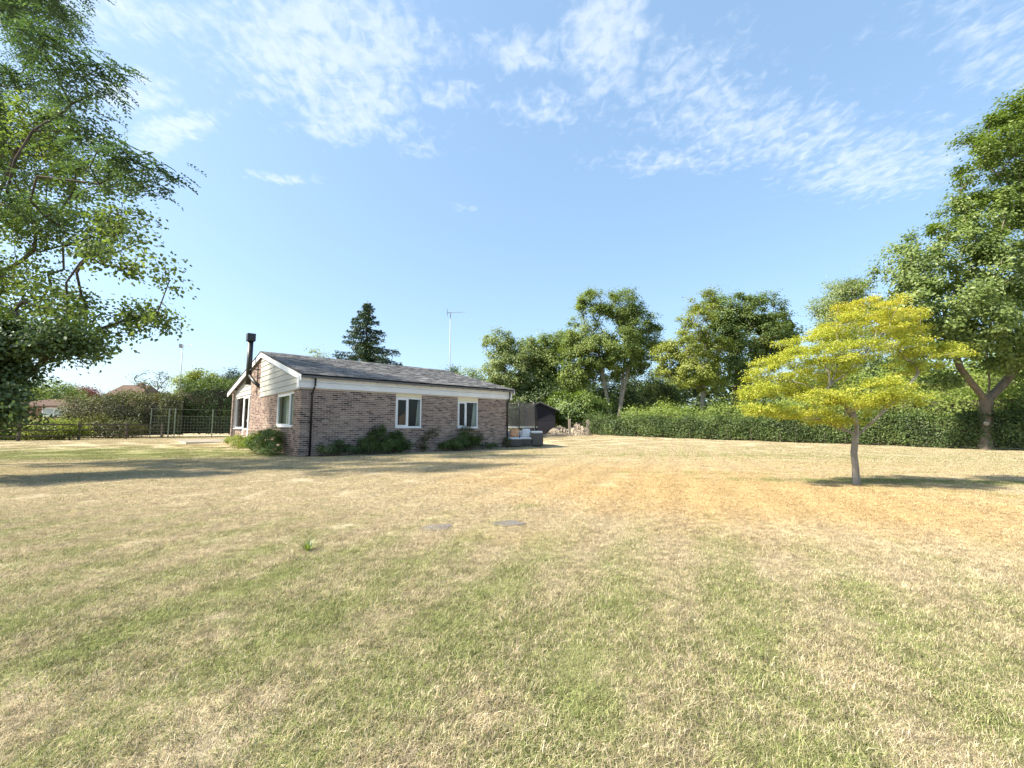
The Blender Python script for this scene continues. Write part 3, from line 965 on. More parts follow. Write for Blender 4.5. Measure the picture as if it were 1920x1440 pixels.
# ------------------------------------------------------------------ the bungalow
house = thing('bungalow', 'single storey brick bungalow with white fascia and grey tiled roof', 'bungalow', (HX, HY, 0), HA)
L_, W_ = 10.0, 13.0
EAVE_V, EAVE_Z, RIDGE_V, RIDGE_Z, BACK_V, BACK_Z = -.27, 2.985, 6.1, 4.60, 14.05, 3.14
SLOPE_F = (RIDGE_Z - EAVE_Z) / (RIDGE_V - EAVE_V)
SLOPE_B = (RIDGE_Z - BACK_Z) / (BACK_V - RIDGE_V)


def roof_z(v):
    return RIDGE_Z - (RIDGE_V - v) * SLOPE_F if v <= RIDGE_V else RIDGE_Z - (v - RIDGE_V) * SLOPE_B


def strips(a0, a1, z0, z1, holes):
    """rectangles that fill the wall face around the openings"""
    xs = sorted({a0, a1, *[h[0] for h in holes], *[h[1] for h in holes]})
    out = []
    for i in range(len(xs) - 1):
        m = (xs[i] + xs[i + 1]) / 2
        spans = sorted([(h[2], h[3]) for h in holes if h[0] < m < h[1]])
        z = z0
        for (p, q) in spans:
            if p > z: out.append((xs[i], xs[i + 1], z, p))
            z = max(z, q)
        if z < z1: out.append((xs[i], xs[i + 1], z, z1))
    return out


F_HOLES = [(3.76, 5.0, 1.06, 2.52), (6.92, 8.12, 1.05, 2.52)]
G_HOLES = [(.92, 3.26, 1.10, 2.42)]
fw_ = MB()
for (a, b, p, q) in strips(.008, L_ - .008, -.15, 2.52, F_HOLES): fw_.box(a, b, .008, .2, p, q)
front_wall = fw_.build('front_wall', M['mortar'], house)
gw = MB()
for (a, b, p, q) in strips(.2, 6.3, -.15, 2.6, G_HOLES): gw.box(.008, .2, a, b, p, q)
gw.prism([(.03, .2, 2.6), (.03, 6.3, 2.6), (.03, 6.3, roof_z(6.3) - .12), (.03, RIDGE_V, RIDGE_Z - .12), (.03, .2, roof_z(.2) - .12)], (.15, 0, 0))
gw.prism([(.008, 6.3, -.15), (.008, 8.3, -.15), (.008, 8.3, roof_z(8.3) - .12), (.008, 6.3, roof_z(6.3) - .12)], (.19, 0, 0))
gw.box(.158, .3, 8.3, 12.7, -.15, 1.02)
gw.prism([(.17, 8.3, 2.80), (.17, 12.7, 2.80), (.17, 12.7, roof_z(12.7) - .12), (.17, 8.3, roof_z(8.3) - .12)], (.12, 0, 0))
gw.box(-.02, .3, 12.7, 12.95, -.15, roof_z(12.95) - .12)
gable_wall = gw.build('gable_wall', M['mortar'], house)
ow = MB()
ow.box(L_ - .2, L_ - .002, .2, W_ - .05, -.15, 2.6)
ow.prism([(L_ - .2, .2, 2.6), (L_ - .2, W_ - .05, 2.6), (L_ - .2, W_ - .05, roof_z(W_) - .12), (L_ - .2, RIDGE_V, RIDGE_Z - .12), (L_ - .2, .2, roof_z(.2) - .12)], (.19, 0, 0))
ow.box(.3, L_ - .2, W_ - .25, W_ - .05, -.15, 3.1)
ow.build('rear_wall', M['farbrick'], house)
inn = MB()
inn.box(.25, L_ - .25, .25, W_ - .3, -.05, .02)
inn.box(.25, L_ - .25, 4.2, 4.3, .02, 2.5); inn.box(5.9, 6.0, .22, 4.2, .02, 2.5)
inn.box(.25, L_ - .25, .25, W_ - .3, 2.56, 2.6)
inn.box(2.6, 2.7, 4.3, W_ - .3, .02, 2.5)
inn.build('room_partition', M['room'], house)

# bricks: stretcher bond; the nearest 300 are objects of their own, the rest one joined part
brick_me = MB().box(-.5, .5, 0, .1025, .001, .062).mesh('brick')
brick_me.materials.append(M['brick1'])
specs = []                                             # (wall, a0, a1, z, jitter)
rb = random.Random(4)


def courses(wall, a0, a1, z0, z1, holes, off=0.0, limit=None, corner=False):
    row = int(round((z0) / .075))
    z = row * .075
    while z + .065 <= z1 + .012:
        s0 = a0
        if corner: s0 = (0.0 if (row % 2 == 0) == (wall == 'f') else .1125)
        x = s0 - (.1125 if ((row % 2) and not corner) else 0)
        while x < a1:
            b0, b1 = max(x, s0), min(x + .212, a1)
            cuts = [(b0, b1)]
            for (h0, h1, hz0, hz1) in holes:
                if z < hz1 - .005 and z + .065 > hz0 + .005:
                    nc = []
                    for (c0, c1) in cuts:
                        if c1 <= h0 or c0 >= h1: nc.append((c0, c1))
                        else:
                            if c0 < h0: nc.append((c0, h0 - .004))
                            if c1 > h1: nc.append((h1 + .004, c1))
                    cuts = nc
            for (c0, c1) in cuts:
                if c1 - c0 > .035 and (limit is None or z + .065 < limit((c0 + c1) / 2)):
                    specs.append((wall, c0, c1, z, rb.uniform(-.0025, .003), off))
            x += .225
        z += .075; row += 1


courses('f', 0, L_, 0.0, 2.51, F_HOLES, corner=True)
courses('g', 0, 6.3, 0.0, 2.47, G_HOLES, corner=True)
courses('g', 6.31, 8.29, 0.0, 4.4, [], limit=lambda v: roof_z(v) - .16)
courses('g', 8.31, 12.69, .30, .99, [], off=.15)
courses('p', 12.70, 12.945, .30, 3.2, [], off=-.028, limit=lambda v: roof_z(v) - .14)


def brick_pos(sp):
    w, a0, a1, z, j, off = sp
    m = (a0 + a1) / 2
    return hw(m, 0, z) if w == 'f' else hw(off, m, z)


specs.sort(key=lambda sp: np.linalg.norm(brick_pos(sp) - np.array([0, 0, EYE])) + (.0 if sp[3] > .12 else 3))
mbf, mbg = MB(), MB()
for i, (w, a0, a1, z, j, off) in enumerate(specs):
    m, ln = (a0 + a1) / 2, a1 - a0
    if i < 300 and w in 'fg':
        o = bpy.data.objects.new('brick', brick_me)
        C.objects.link(o)
        o.scale = (ln, 1, 1)
        if w == 'f':
            o.parent = front_wall; o.location = (m, j, z)
        else:
            o.parent = gable_wall; o.location = (off + j, m, z); o.rotation_euler = (0, 0, -math.pi / 2)
    elif w == 'f': mbf.box(a0, a1, j, j + .1025, z + .001, z + .062)
    else: mbg.box(off + j, off + j + .1025, a0, a1, z + .001, z + .062)
tag(mbf.build('brick_courses', M['brick'], front_wall), kind='stuff')
tag(mbg.build('brick_courses', M['brick'], gable_wall), kind='stuff')

# roof: decks, tiles, ridge, barge boards, fascia, gutter
U0, U1 = -.10, L_ + .30
rf = MB()
rf.prism([(U0, EAVE_V + .02, EAVE_Z - .035), (U0, RIDGE_V, RIDGE_Z - .04), (U0, RIDGE_V, RIDGE_Z - .12), (U0, EAVE_V + .02, EAVE_Z - .115)], (U1 - U0, 0, 0))
rf.prism([(U0, BACK_V, BACK_Z), (U0, RIDGE_V + .001, RIDGE_Z), (U0, RIDGE_V + .001, RIDGE_Z - .12), (U0, BACK_V, BACK_Z - .12)], (U1 - U0, 0, 0))
roof = rf.build('roof', M['tile'], house)
ang = math.atan(SLOPE_F)
gauge, tw = .215, .30
sl = math.hypot(RIDGE_V - EAVE_V, RIDGE_Z - EAVE_Z)
tile_me = MB().box(-.5, .5, 0, gauge + .06, 0, .022).mesh('roof_tile')
tile_me.materials.append(M['tile1'])
tl = []
for k in range(int(sl / gauge)):
    x = U0 - (.15 if k % 2 else 0)
    while x < U1:
        a0, a1 = max(x, U0), min(x + tw - .008, U1)
        if a1 - a0 > .03: tl.append((k, (a0 + a1) / 2, a1 - a0))
        x += tw
tl.sort(key=lambda q: np.linalg.norm(hw(q[1], EAVE_V + q[0] * gauge * math.cos(ang))))
tj = MB()
rt = random.Random(8)
for i, (k, m, ln) in enumerate(tl):
    v0 = EAVE_V - .02 + k * gauge * math.cos(ang); z0 = EAVE_Z - .02 + k * gauge * math.sin(ang)
    lift = .012 + rt.uniform(-.003, .006); tilt = ang - .055 + rt.uniform(-.012, .012)
    if i < 300:
        o = bpy.data.objects.new('roof_tile', tile_me); C.objects.link(o); o.parent = roof
        o.location = (m, v0, z0 + lift + .014); o.rotation_euler = (tilt, rt.uniform(-.01, .01), 0); o.scale = (ln, 1, 1)
    else:
        c_, s_ = math.cos(tilt), math.sin(tilt)
        g2 = gauge + .06
        pts = []
        for zz in (0, .022):
            for (xx, yy) in ((m - ln / 2, 0), (m + ln / 2, 0), (m + ln / 2, g2), (m - ln / 2, g2)):
                pts.append((xx, v0 + yy * c_ - zz * s_, z0 + lift + .014 + yy * s_ + zz * c_))
        tj.poly(pts, [(0, 3, 2, 1), (4, 5, 6, 7), (0, 1, 5, 4), (1, 2, 6, 5), (2, 3, 7, 6), (3, 0, 4, 7)])
tag(tj.build('roof_tile_courses', M['tile'], roof), kind='stuff')
rd = MB()
x = U0
while x < U1 - .1:
    e = min(x + .43, U1)
    rd.prism([(x, RIDGE_V - .13, RIDGE_Z - .035), (x, RIDGE_V - .03, RIDGE_Z + .045), (x, RIDGE_V + .05, RIDGE_Z + .045), (x, RIDGE_V + .14, RIDGE_Z - .02)], (e - x - .01, 0, 0))
    x += .43
rd.build('ridge_tiles', M['tile'], roof)


def barge(u, name):
    for (v0, v1) in ((EAVE_V + .02, RIDGE_V), (RIDGE_V, BACK_V + .03)):
        b = MB()
        z0, z1 = roof_z(v0) - .02, roof_z(v1) - .02
        b.prism([(u, v0, z0), (u, v1, z1), (u, v1, z1 - .215), (u, v0, z0 - .215)], (.035, 0, 0))
        b.build(name, M['white'], house)


barge(U0 - .012, 'bargeboard')
barge(U1 - .02, 'bargeboard')
tr = MB()                                              # narrow dark tile edge above the barge boards
tr.prism([(U0 - .03, EAVE_V, roof_z(EAVE_V) + .0), (U0 - .03, RIDGE_V, RIDGE_Z + .0), (U0 - .03, RIDGE_V, RIDGE_Z + .045), (U0 - .03, EAVE_V, roof_z(EAVE_V) + .045)], (.08, 0, 0))
tr.prism([(U0 - .03, RIDGE_V, RIDGE_Z), (U0 - .03, BACK_V + .03, roof_z(BACK_V) - .005), (U0 - .03, BACK_V + .03, roof_z(BACK_V) + .04), (U0 - .03, RIDGE_V, RIDGE_Z + .045)], (.08, 0, 0))
tr.build('verge_strip', M['seam'], roof)
for (z0, z1, pv) in ((2.52, 2.722, -.075), (2.730, 2.935, -.085)):
    MB().box(-.09, U1 - .03, pv, pv + .03, z0, z1).build('fascia_board', M['white'], house)
MB().box(-.13, -.095, -.10, .16, 2.50, 2.93).build('corner_trim', M['white'], house)
MB().box(-.09, U1 - .03, -.045, .0, 2.512, 2.519).build('soffit', M['white'], house)
gt = MB()
prof = [(-.195 + .055 * math.cos(a), 2.945 + .055 * math.sin(a)) for a in np.linspace(math.pi, 2 * math.pi, 7)]
prof += [(-.195 + .049 * math.cos(a), 2.945 + .049 * math.sin(a)) for a in np.linspace(2 * math.pi, math.pi, 7)]
gt.prism([(U0 + .03, p, q) for p, q in prof], (U1 - U0 - .05, 0, 0))
gutter = gt.build('gutter', M['black'], house)
gb = MB()
for k in range(12): gb.box(.3 + k * .85, .34 + k * .85, -.20, -.085, 2.872, 2.90)
gb.build('gutter_brackets', M['black'], gutter)


def downpipe(u):
    d = MB()
    d.tube([(u, -.195, 2.91), (u, -.195, 2.60), (u - .02, -.17, 2.52), (u - .05, -.075, 2.34), (u - .05, -.06, 2.26), (u - .05, -.06, .02)], .037, 10)
    o = d.build('downpipe', M['black'], house, True)
    c = MB()
    for z in (2.3, 1.25, .35): c.box(u - .105, u + .005, -.075, -.004, z, z + .035)
    c.build('pipe_clip', M['black'], o)


downpipe(.42)
downpipe(U1 - .28)


# windows: local (a along the wall, d into the wall, z)
def fmap(a, d, z): return (a, d, z)
def gmap(a, d, z): return (d, a, z)


def mbox(mb, fn, a0, a1, d0, d1, z0, z1):
    p, q = fn(a0, d0, z0), fn(a1, d1, z1)
    mb.box(min(p[0], q[0]), max(p[0], q[0]), min(p[1], q[1]), max(p[1], q[1]), z0, z1)


def ring(mb, fn, a0, a1, z0, z1, t, d0, d1, tb=None):
    tb = tb or t
    mbox(mb, fn, a0, a0 + t, d0, d1, z0, z1); mbox(mb, fn, a1 - t, a1, d0, d1, z0, z1)
    mbox(mb, fn, a0 + t, a1 - t, d0, d1, z1 - t, z1); mbox(mb, fn, a0 + t, a1 - t, d0, d1, z0, z0 + tb)


def window(fn, a0, a1, z0, z1, div, sash='left', d=.03, sill=True):
    f = MB()
    ring(f, fn, a0 + .002, a1 - .002, z0, z1, .055, d, d + .07)
    mbox(f, fn, div - .03, div + .03, d, d + .07, z0 + .055, z1 - .055)
    w = f.build('window', M['white'], house)
    for (p, q, side) in ((a0 + .057, div - .03, 'left'), (div + .03, a1 - .057, 'right')):
        if side == sash:
            s = MB(); ring(s, fn, p + .001, q - .001, z0 + .056, z1 - .056, .05, d - .014, d + .05)
            so = s.build('sash', M['white'], w, bevel=.006)
            g0, g1, h0, h1 = p + .051, q - .051, z0 + .106, z1 - .106
        else: g0, g1, h0, h1 = p, q, z0 + .055, z1 - .055
        g = MB(); mbox(g, fn, g0, g1, d + .03, d + .036, h0, h1); g.build('pane', M['glass'], w)
    if sill:
        s = MB(); mbox(s, fn, a0 - .02, a1 + .02, -.05, d, z0 - .035, z0 - .001); s.build('sill', M['white'], w, bevel=.006)
    return w


window(fmap, 3.76, 5.0, 1.06, 2.335, 4.34)
window(fmap, 6.92, 8.12, 1.05, 2.30, 7.42)
window(gmap, .92, 3.26, 1.10, 2.42, 1.42, 'right')
for (a0, a1, z0) in ((3.76, 5.0, 2.336), (6.92, 8.12, 2.301)):
    MB().box(a0 + .003, a1 - .003, .012, .10, z0, 2.511).build('lintel_panel', M['cream'], house)


def clad(v0, v1, z0, depth, u):
    z = z0
    while True:
        zt = z + .235
        # clip trapezoid under the sloping roof
        poly = []
        hi = [v for v in np.linspace(v0, v1, 60) if roof_z(v) - .235 > z]
        if len(hi) < 3: break
        a, b = min(hi), max(hi)
        bot = [(a, z), (b, z)]
        top = [(v, min(zt, roof_z(v) - .232)) for v in np.linspace(b, a, 14)]
        poly = bot + top
        m = MB()
        # lapped: the foot of each board stands proud of its head
        pts = [(u - (.034 if zz <= z + .001 else .034 - .024 * (zz - z) / .235), vv, zz) for vv, zz in poly]
        n = len(pts)
        back = [(u + .01, p[1], p[2]) for p in pts]
        fs = [tuple(range(n)), tuple(range(2 * n - 1, n - 1, -1))] + [(i, n + i, n + (i + 1) % n, (i + 1) % n) for i in range(n)]
        m.poly(pts + back, fs)
        m.build('weatherboard', M['board'], house)
        z += .238


clad(.0, 6.28, 2.475, .03, .0)
clad(8.32, 12.68, 2.80, .03, .135)

# glazed garden room end of the gable: low wall, fixed light, door and side light
f = MB()
ring(f, gmap, 10.62, 12.68, 1.02, 2.78, .07, .14, .22); o = f.build('window', M['white'], house)
g = MB(); mbox(g, gmap, 10.69, 12.61, .175, .181, 1.09, 2.71); g.build('pane', M['glass'], o)
s = MB(); mbox(s, gmap, 10.60, 12.70, .06, .14, .985, 1.019); s.build('sill', M['white'], o)
d = MB()
ring(d, gmap, 9.32, 10.60, .36, 2.78, .07, .135, .215); ring(d, gmap, 9.391, 10.529, .43, 2.709, .085, .15, .20, .16)
o = d.build('door', M['white'], house)
g = MB(); mbox(g, gmap, 9.477, 10.443, .172, .178, .59, 2.624); g.build('pane', M['glass'], o)
h = MB(); mbox(h, gmap, 9.42, 9.45, .10, .15, 1.36, 1.48); h.build('handle', M['steel'], o)
f = MB()
ring(f, gmap, 8.31, 9.30, .36, 2.78, .07, .14, .22); o = f.build('window', M['white'], house)
g = MB(); mbox(g, gmap, 8.38, 9.23, .175, .181, .43, 2.71); g.build('pane', M['glass'], o)

# wood-burner flue on the brick pier
fl = MB(); fl.tube([(-.35, 7.18, 3.12), (-.35, 7.18, 5.28)], .125, 16)
flue = fl.build('flue', M['flue'], house, True)
fl = MB(); fl.tube([(-.35, 7.18, 3.62), (-.18, 6.72, 3.22), (.02, 6.45, 2.98)], .085, 12); fl.build('elbow_pipe', M['flue'], flue, True)
fl = MB(); fl.box(-.53, -.17, 7.0, 7.36, 5.25, 5.62); fl.build('cowl', M['flue'], flue, bevel=.02)
fl = MB(); fl.box(-.36, .01, 6.60, 6.64, 3.80, 3.84); fl.box(-.36, -.32, 6.60, 7.10, 3.80, 3.84); fl.build('bracket', M['flue'], flue)


# things inside, seen through the glass
def at_house(o):
    o.location = (HX, HY, 0); o.rotation_euler = (0, 0, HA)
    return o


def curtain(fn, a0, a1, d, z0, z1, label, gather=0.0, mat='curtain'):
    m = MB()
    n = 40
    top, bot = [], []
    V = []
    for i in range(n + 1):
        t = i / n
        dd = d + .03 * math.sin(t * 34 + 1.3 * math.sin(t * 5))
        at_, ab = a0 + (a1 - a0) * t, a0 + (a1 - a0) * (gather + (1 - gather) * t)
        V += [fn(at_, dd, z1), fn((at_ + ab) / 2, dd * 1.0 + .004, (z0 + z1) / 2), fn(ab, dd, z0)]
    F = []
    for i in range(n): F += [(i * 3, i * 3 + 1, i * 3 + 4, i * 3 + 3), (i * 3 + 1, i * 3 + 2, i * 3 + 5, i * 3 + 4)]
    m.poly(V, F)
    o = m.build('curtain', M[mat], None, True)
    sm = o.modifiers.new('thickness', 'SOLIDIFY'); sm.thickness = .004
    tag(at_house(o), label, 'curtain', 'curtains hung inside the bungalow windows')


curtain(fmap, 4.92, 5.1, .16, .95, 2.4, 'pale green curtain inside the front window that shows a brown chair back', -.75)
curtain(fmap, 7.98, 8.22, .16, .95, 2.4, 'pale curtain inside the front window farther along the brick wall', -.7)
curtain(gmap, 1.5, 4.1, .30, .9, 2.5, 'pale curtain drawn across the gable end window above the shrubs', .0)
ch = MB()
prof = [(3.86, .85), (4.34, .85), (4.36, 1.55), (4.30, 1.78), (4.24, 1.80), (4.16, 1.70), (4.0, 1.60), (3.88, 1.52)]
ch.prism([(a, .62, z) for a, z in prof], (0, .06, 0))
co = thing('wooden_chair', 'polished brown wooden chair with curved back behind the front window nearest the drainpipe corner', 'chair', tuple(hw(4.46, .65, .02)), HA)
k = MB(); k.prism([(a - 4.1, -.03, z - .02) for a, z in prof], (0, .06, 0)); k.build('chair_back', M['wood_brown'], co, bevel=.02)
k = MB(); k.box(-.24, .26, .03, .5, .5, .56); k.build('seat', M['wood_brown'], co)
for (a, b) in ((-.22, .0), (.2, .0), (-.22, .44), (.2, .44)):
    k = MB(); k.box(a, a + .05, b - .02, b + .03, 0, .5 if b > .1 else .84); k.build('leg', M['wood_brown'], co)
bx = thing('blue_armchair', 'blue armchair behind the glass beside the garden room door', 'armchair', tuple(hw(.9, 11.6, .36)), HA)
k = MB(); k.box(-.35, .35, -.45, .45, .12, .5); k.build('seat', M['blue'], bx, bevel=.05)
k = MB(); k.box(.2, .42, -.45, .45, .5, 1.55); k.build('backrest', M['blue'], bx, bevel=.06)
for s_ in (-1, 1):
    k = MB(); k.box(-.35, .2, s_ * .45 - .06, s_ * .45 + .06, .5, .72); k.build('arm', M['blue'], bx, bevel=.04)
k = MB(); [k.box(x_, x_ + .05, y_, y_ + .05, 0, .12) for x_ in (-.33, .28) for y_ in (-.42, .37)]; k.build('feet', M['wood_brown'], bx)

# ------------------------------------------------------------------ shrubs along the bungalow
def hlobe(u, v, z, ru, rz, rd):
    p = hw(u, v, z)
    return (*p, ru, rd, rz)


def wall_shrub(label, u, v, lobes, n, per, mat, seed, size=.055, rc=.14, name='shrub', group='shrubs growing along the bungalow walls'):
    b = hw(u, v, 0)
    shrub(name, label, 'shrub', b[0], b[1], [hlobe(*l) for l in lobes], n, per, rc, size, M[mat], seed, group, .015, stem_r if False else None) if False else \
        shrub(name, label, 'shrub', b[0], b[1], [hlobe(*l) for l in lobes], n, per, rc, size, M[mat], seed, group, .015)


wall_shrub('low yellow green shrub at the foot of the brick pier', -.75, 6.0, [(-.8, 5.9, .45, .55, .28, .6), (-.7, 6.8, .42, .5, .2, .5), (-.9, 5.0, .3, .4, .2, .45)], 90, 60, 'lf_lime', 31)
wall_shrub('large rounded green shrub under the gable end window', -.6, 2.3, [(-.6, 2.4, .55, .55, .42, .6), (-.5, 1.8, .7, .4, .35, .5), (-.7, 3.2, .4, .5, .3, .6), (-.6, 1.2, .25, .3, .2, .35)], 170, 70, 'lf_laurel', 32)
wall_shrub('dark low shrub just right of the corner drainpipe', 1.0, -.35, [(.9, -.35, .22, .35, .2, .25), (1.3, -.35, .32, .3, .25, .25), (1.75, -.35, .2, .3, .18, .25)], 70, 60, 'lf_dark', 33)
wall_shrub('dark climbing shrub against the brick wall left of the first front window', 2.5, -.28, [(2.4, -.25, .4, .3, .35, .2), (2.7, -.22, .7, .25, .3, .15), (2.2, -.3, .22, .35, .18, .25), (3.0, -.2, .95, .2, .2, .12)], 85, 50, 'lf_hedge', 34)
wall_shrub('big bushy shrub below the first front window', 3.3, -.4, [(3.3, -.4, .35, .45, .3, .35), (3.6, -.35, .6, .35, .32, .3), (3.0, -.35, .3, .35, .25, .3), (4.0, -.35, .3, .35, .22, .3)], 150, 65, 'lf_hedge', 35)
wall_shrub('thin straggly shrub on the wall between the two front windows', 5.0, -.15, [(5.0, -.14, .35, .25, .35, .1), (5.2, -.14, .7, .15, .3, .08), (5.6, -.14, .9, .2, .2, .08)], 40, 26, 'lf_hedge_brown', 36)
wall_shrub('dark spreading shrub under the second front window', 6.8, -.4, [(6.6, -.4, .3, .4, .28, .35), (7.0, -.35, .5, .4, .35, .3), (7.6, -.3, .35, .4, .28, .25), (6.1, -.3, .25, .3, .2, .25)], 140, 60, 'lf_hedge', 37)
wall_shrub('wispy brown green plant rising before the second front window', 7.5, -.25, [(7.4, -.22, .8, .3, .4, .12), (7.9, -.22, .6, .3, .3, .12), (7.1, -.2, 1.1, .15, .25, .1)], 55, 24, 'lf_hedge_brown', 38)
wall_shrub('low plant at the wall foot beyond the second front window', 8.5, -.3, [(8.4, -.3, .18, .3, .15, .2), (8.8, -.3, .14, .25, .12, .2)], 40, 50, 'lf_hedge', 39)
wall_shrub('small upright plant at the far corner beside the drainpipe', 9.85, -.2, [(9.85, -.2, .3, .18, .3, .15)], 30, 40, 'lf_hedge_brown', 40)

# ------------------------------------------------------------------ paving, stones
def paved(name, label, u0, u1, v0, v1, z, nu, nv):
    t = MB().box(u0, u1, v0, v1, z - .10, z - .012).build(name, M['mortar'])
    at_house(t); tag(t, label, None, None, 'structure')
    me = MB().box(0, (u1 - u0) / nu - .012, 0, (v1 - v0) / nv - .012, -.03, 0).mesh('paving_slab'); me.materials.append(M['paving'])
    for i in range(nu):
        for j in range(nv):
            o = bpy.data.objects.new('paving_slab', me); C.objects.link(o); o.parent = t
            o.location = (u0 + (u1 - u0) * i / nu + .006, v0 + (v1 - v0) * j / nv + .006, z + random.uniform(-.004, .004))


paved('patio', 'grey slab patio under the rattan sofa', 10.02, 13.6, .7, 5.9, .10, 6, 9)
paved('terrace', 'pale slab terrace outside the glazed gable door', -2.5, -.02, 8.4, 14.8, .375, 4, 10)
for i, (x_, y_, a_, lab) in enumerate(((-.80, 4.72, .35, 'flat grey stone slab sunk in the lawn, nearer the camera'), (-.05, 4.93, -.15, 'flat grey stone slab sunk in the lawn, farther one beside it'))):
    m = MB()
    n = 11
    rr = [.15 * (1 + .18 * math.sin(k * 2.3 + i * 2) + .08 * random.random()) for k in range(n)]
    ptsb = [(1.15 * rr[k] * math.cos(k * 2 * math.pi / n), .75 * rr[k] * math.sin(k * 2 * math.pi / n), -.04) for k in range(n)]
    m.prism(ptsb, (0, 0, .05))
    o = m.build('stone_slab', M['stone'], bevel=.008); o.location = (x_, y_, 0); o.rotation_euler = (.03, -.04, a_)
    tag(o, lab, 'stone', 'flat stones sunk in the lawn')

# ------------------------------------------------------------------ sofa group on the patio
ZP = .10
sofa = thing('rattan_sofa', 'grey brown rattan corner sofa with white seat cushions on the patio', 'sofa', (.62, 23.6, ZP))
k = MB(); k.box(-.85, .42, -.35, .35, .03, .34); k.build('seat_base', M['rattan'], sofa, bevel=.02)
k = MB(); k.box(.45, 1.02, -.45, .55, .03, .64); k.build('arm', M['rattan'], sofa, bevel=.02)
k = MB(); k.box(-.85, .42, .37, .55, .03, .66); k.build('backrest', M['rattan'], sofa, bevel=.02)
k = MB(); k.box(-.85, -.22, -.36, .34, .345, .45); k.build('seat_cushion', M['cush'], sofa, bevel=.04)
k = MB(); k.box(-.20, .42, -.36, .34, .345, .45); k.build('seat_cushion', M['cush'], sofa, bevel=.04)
for (x0, x1) in ((-.85, -.22), (-.20, .42)):
    k = MB(); k.box(x0, x1, .14, .36, .455, .80); k.build('back_cushion', M['cush'], sofa, bevel=.06)
k = MB(); k.box(.40, 1.0, -.30, .5, .645, .78); k.build('arm_cushion', M['cush'], sofa, bevel=.05)
k = MB()
for x_ in (-.82, -.2, .38, .98):
    for y_ in (-.33, .46): k.box(x_, x_ + .04, y_, y_ + .04, 0, .03)
k.build('feet', M['steel'], sofa)


def pillow(label, x_, y_, z_, w, mat, rx, rz):
    V, F = [], []
    n = 10
    for i in range(n + 1):
        for j in range(n + 1):
            a, b = i / n * 2 - 1, j / n * 2 - 1
            e = (1 - a ** 4) * (1 - b ** 4)
            V.append((a * w / 2 * (1 - .06 * b * b), -.09 * e ** .6, b * w / 2 * (1 - .06 * a * a)))
    for i in range(n + 1):
        for j in range(n + 1):
            a, b = i / n * 2 - 1, j / n * 2 - 1
            e = (1 - a ** 4) * (1 - b ** 4)
            V.append((a * w / 2 * (1 - .06 * b * b), .09 * e ** .6, b * w / 2 * (1 - .06 * a * a)))
    q = (n + 1) ** 2
    for i in range(n):
        for j in range(n):
            s0 = i * (n + 1) + j
            F.append((s0, s0 + n + 1, s0 + n + 2, s0 + 1)); F.append((q + s0, q + s0 + 1, q + s0 + n + 2, q + s0 + n + 1))
    m = MB(); m.poly(V, F)
    o = m.build('pillow', mat, None, True); o.location = (x_, y_, z_); o.rotation_euler = (rx, 0, rz)
    tag(o, label, 'pillow', 'scatter pillows on the rattan sofa')


t = NT('orange patterned cloth'); c = t.ramp(t.noise(16, 2, .4), [(.42, (.62, .27, .10)), (.56, (.80, .66, .50))], 'CONSTANT'); M['p_or'] = t.fin(c, .9)
t = NT('white grey patterned cloth'); c = t.ramp(t.noise(22, 2, .4), [(.45, (.74, .74, .73)), (.58, (.42, .44, .46))], 'CONSTANT'); M['p_wh'] = t.fin(c, .9)
pillow('orange and cream patterned pillow leaning on the sofa', .12, 23.55, ZP + .68, .46, M['p_or'], -.25, .1)
pillow('white and grey patterned pillow leaning on the sofa', .74, 23.55, ZP + .68, .46, M['p_wh'], -.3, -.2)
pl = thing('rattan_table', 'dark green grey rattan box table with a pale top in front of the sofa', 'table', (.12, 22.85, ZP))
k = MB(); k.box(-.38, .38, -.26, .26, .02, .36); k.build('base', M['rattan'], pl, bevel=.015)
k = MB(); k.box(-.40, .40, -.28, .28, .362, .40); k.build('table_top', M['cush'], pl, bevel=.01)
k = MB(); [k.box(x_, x_ + .04, y_, y_ + .04, 0, .02) for x_ in (-.36, .32) for y_ in (-.24, .2)]; k.build('feet', M['steel'], pl)

# ------------------------------------------------------------------ trampoline and shed
TX, TY = -.05, 31.0
tz = float(ground(TX, TY))
tramp = thing('trampoline', 'round garden trampoline with black safety net enclosure', 'trampoline', (TX, TY, tz))
R_ = 1.85
k = MB(); n = 40
k.poly([(R_ * .86 * math.cos(i * 2 * math.pi / n), R_ * .86 * math.sin(i * 2 * math.pi / n), .70) for i in range(n)], [tuple(range(n))])
k.build('jumping_mat', M['rubber'], tramp)
k = MB()
for i in range(n):
    a0, a1 = i * 2 * math.pi / n, (i + 1) * 2 * math.pi / n
    q = []
    for zz in (.70, .76):
        q += [(r_ * math.cos(a), r_ * math.sin(a), zz) for (r_, a) in ((R_ * .86, a0), (R_, a0), (R_, a1), (R_ * .86, a1))]
    k.poly(q, [(0, 3, 2, 1), (4, 5, 6, 7), (1, 2, 6, 5), (0, 4, 7, 3)], .5)
k.build('edge_pad', M['pad'], tramp)
k = MB(); k.tube([(R_ * math.cos(a), R_ * math.sin(a), .67) for a in np.linspace(0, 2 * math.pi, 41)], .022, 6, False); k.build('frame_ring', M['steel'], tramp)
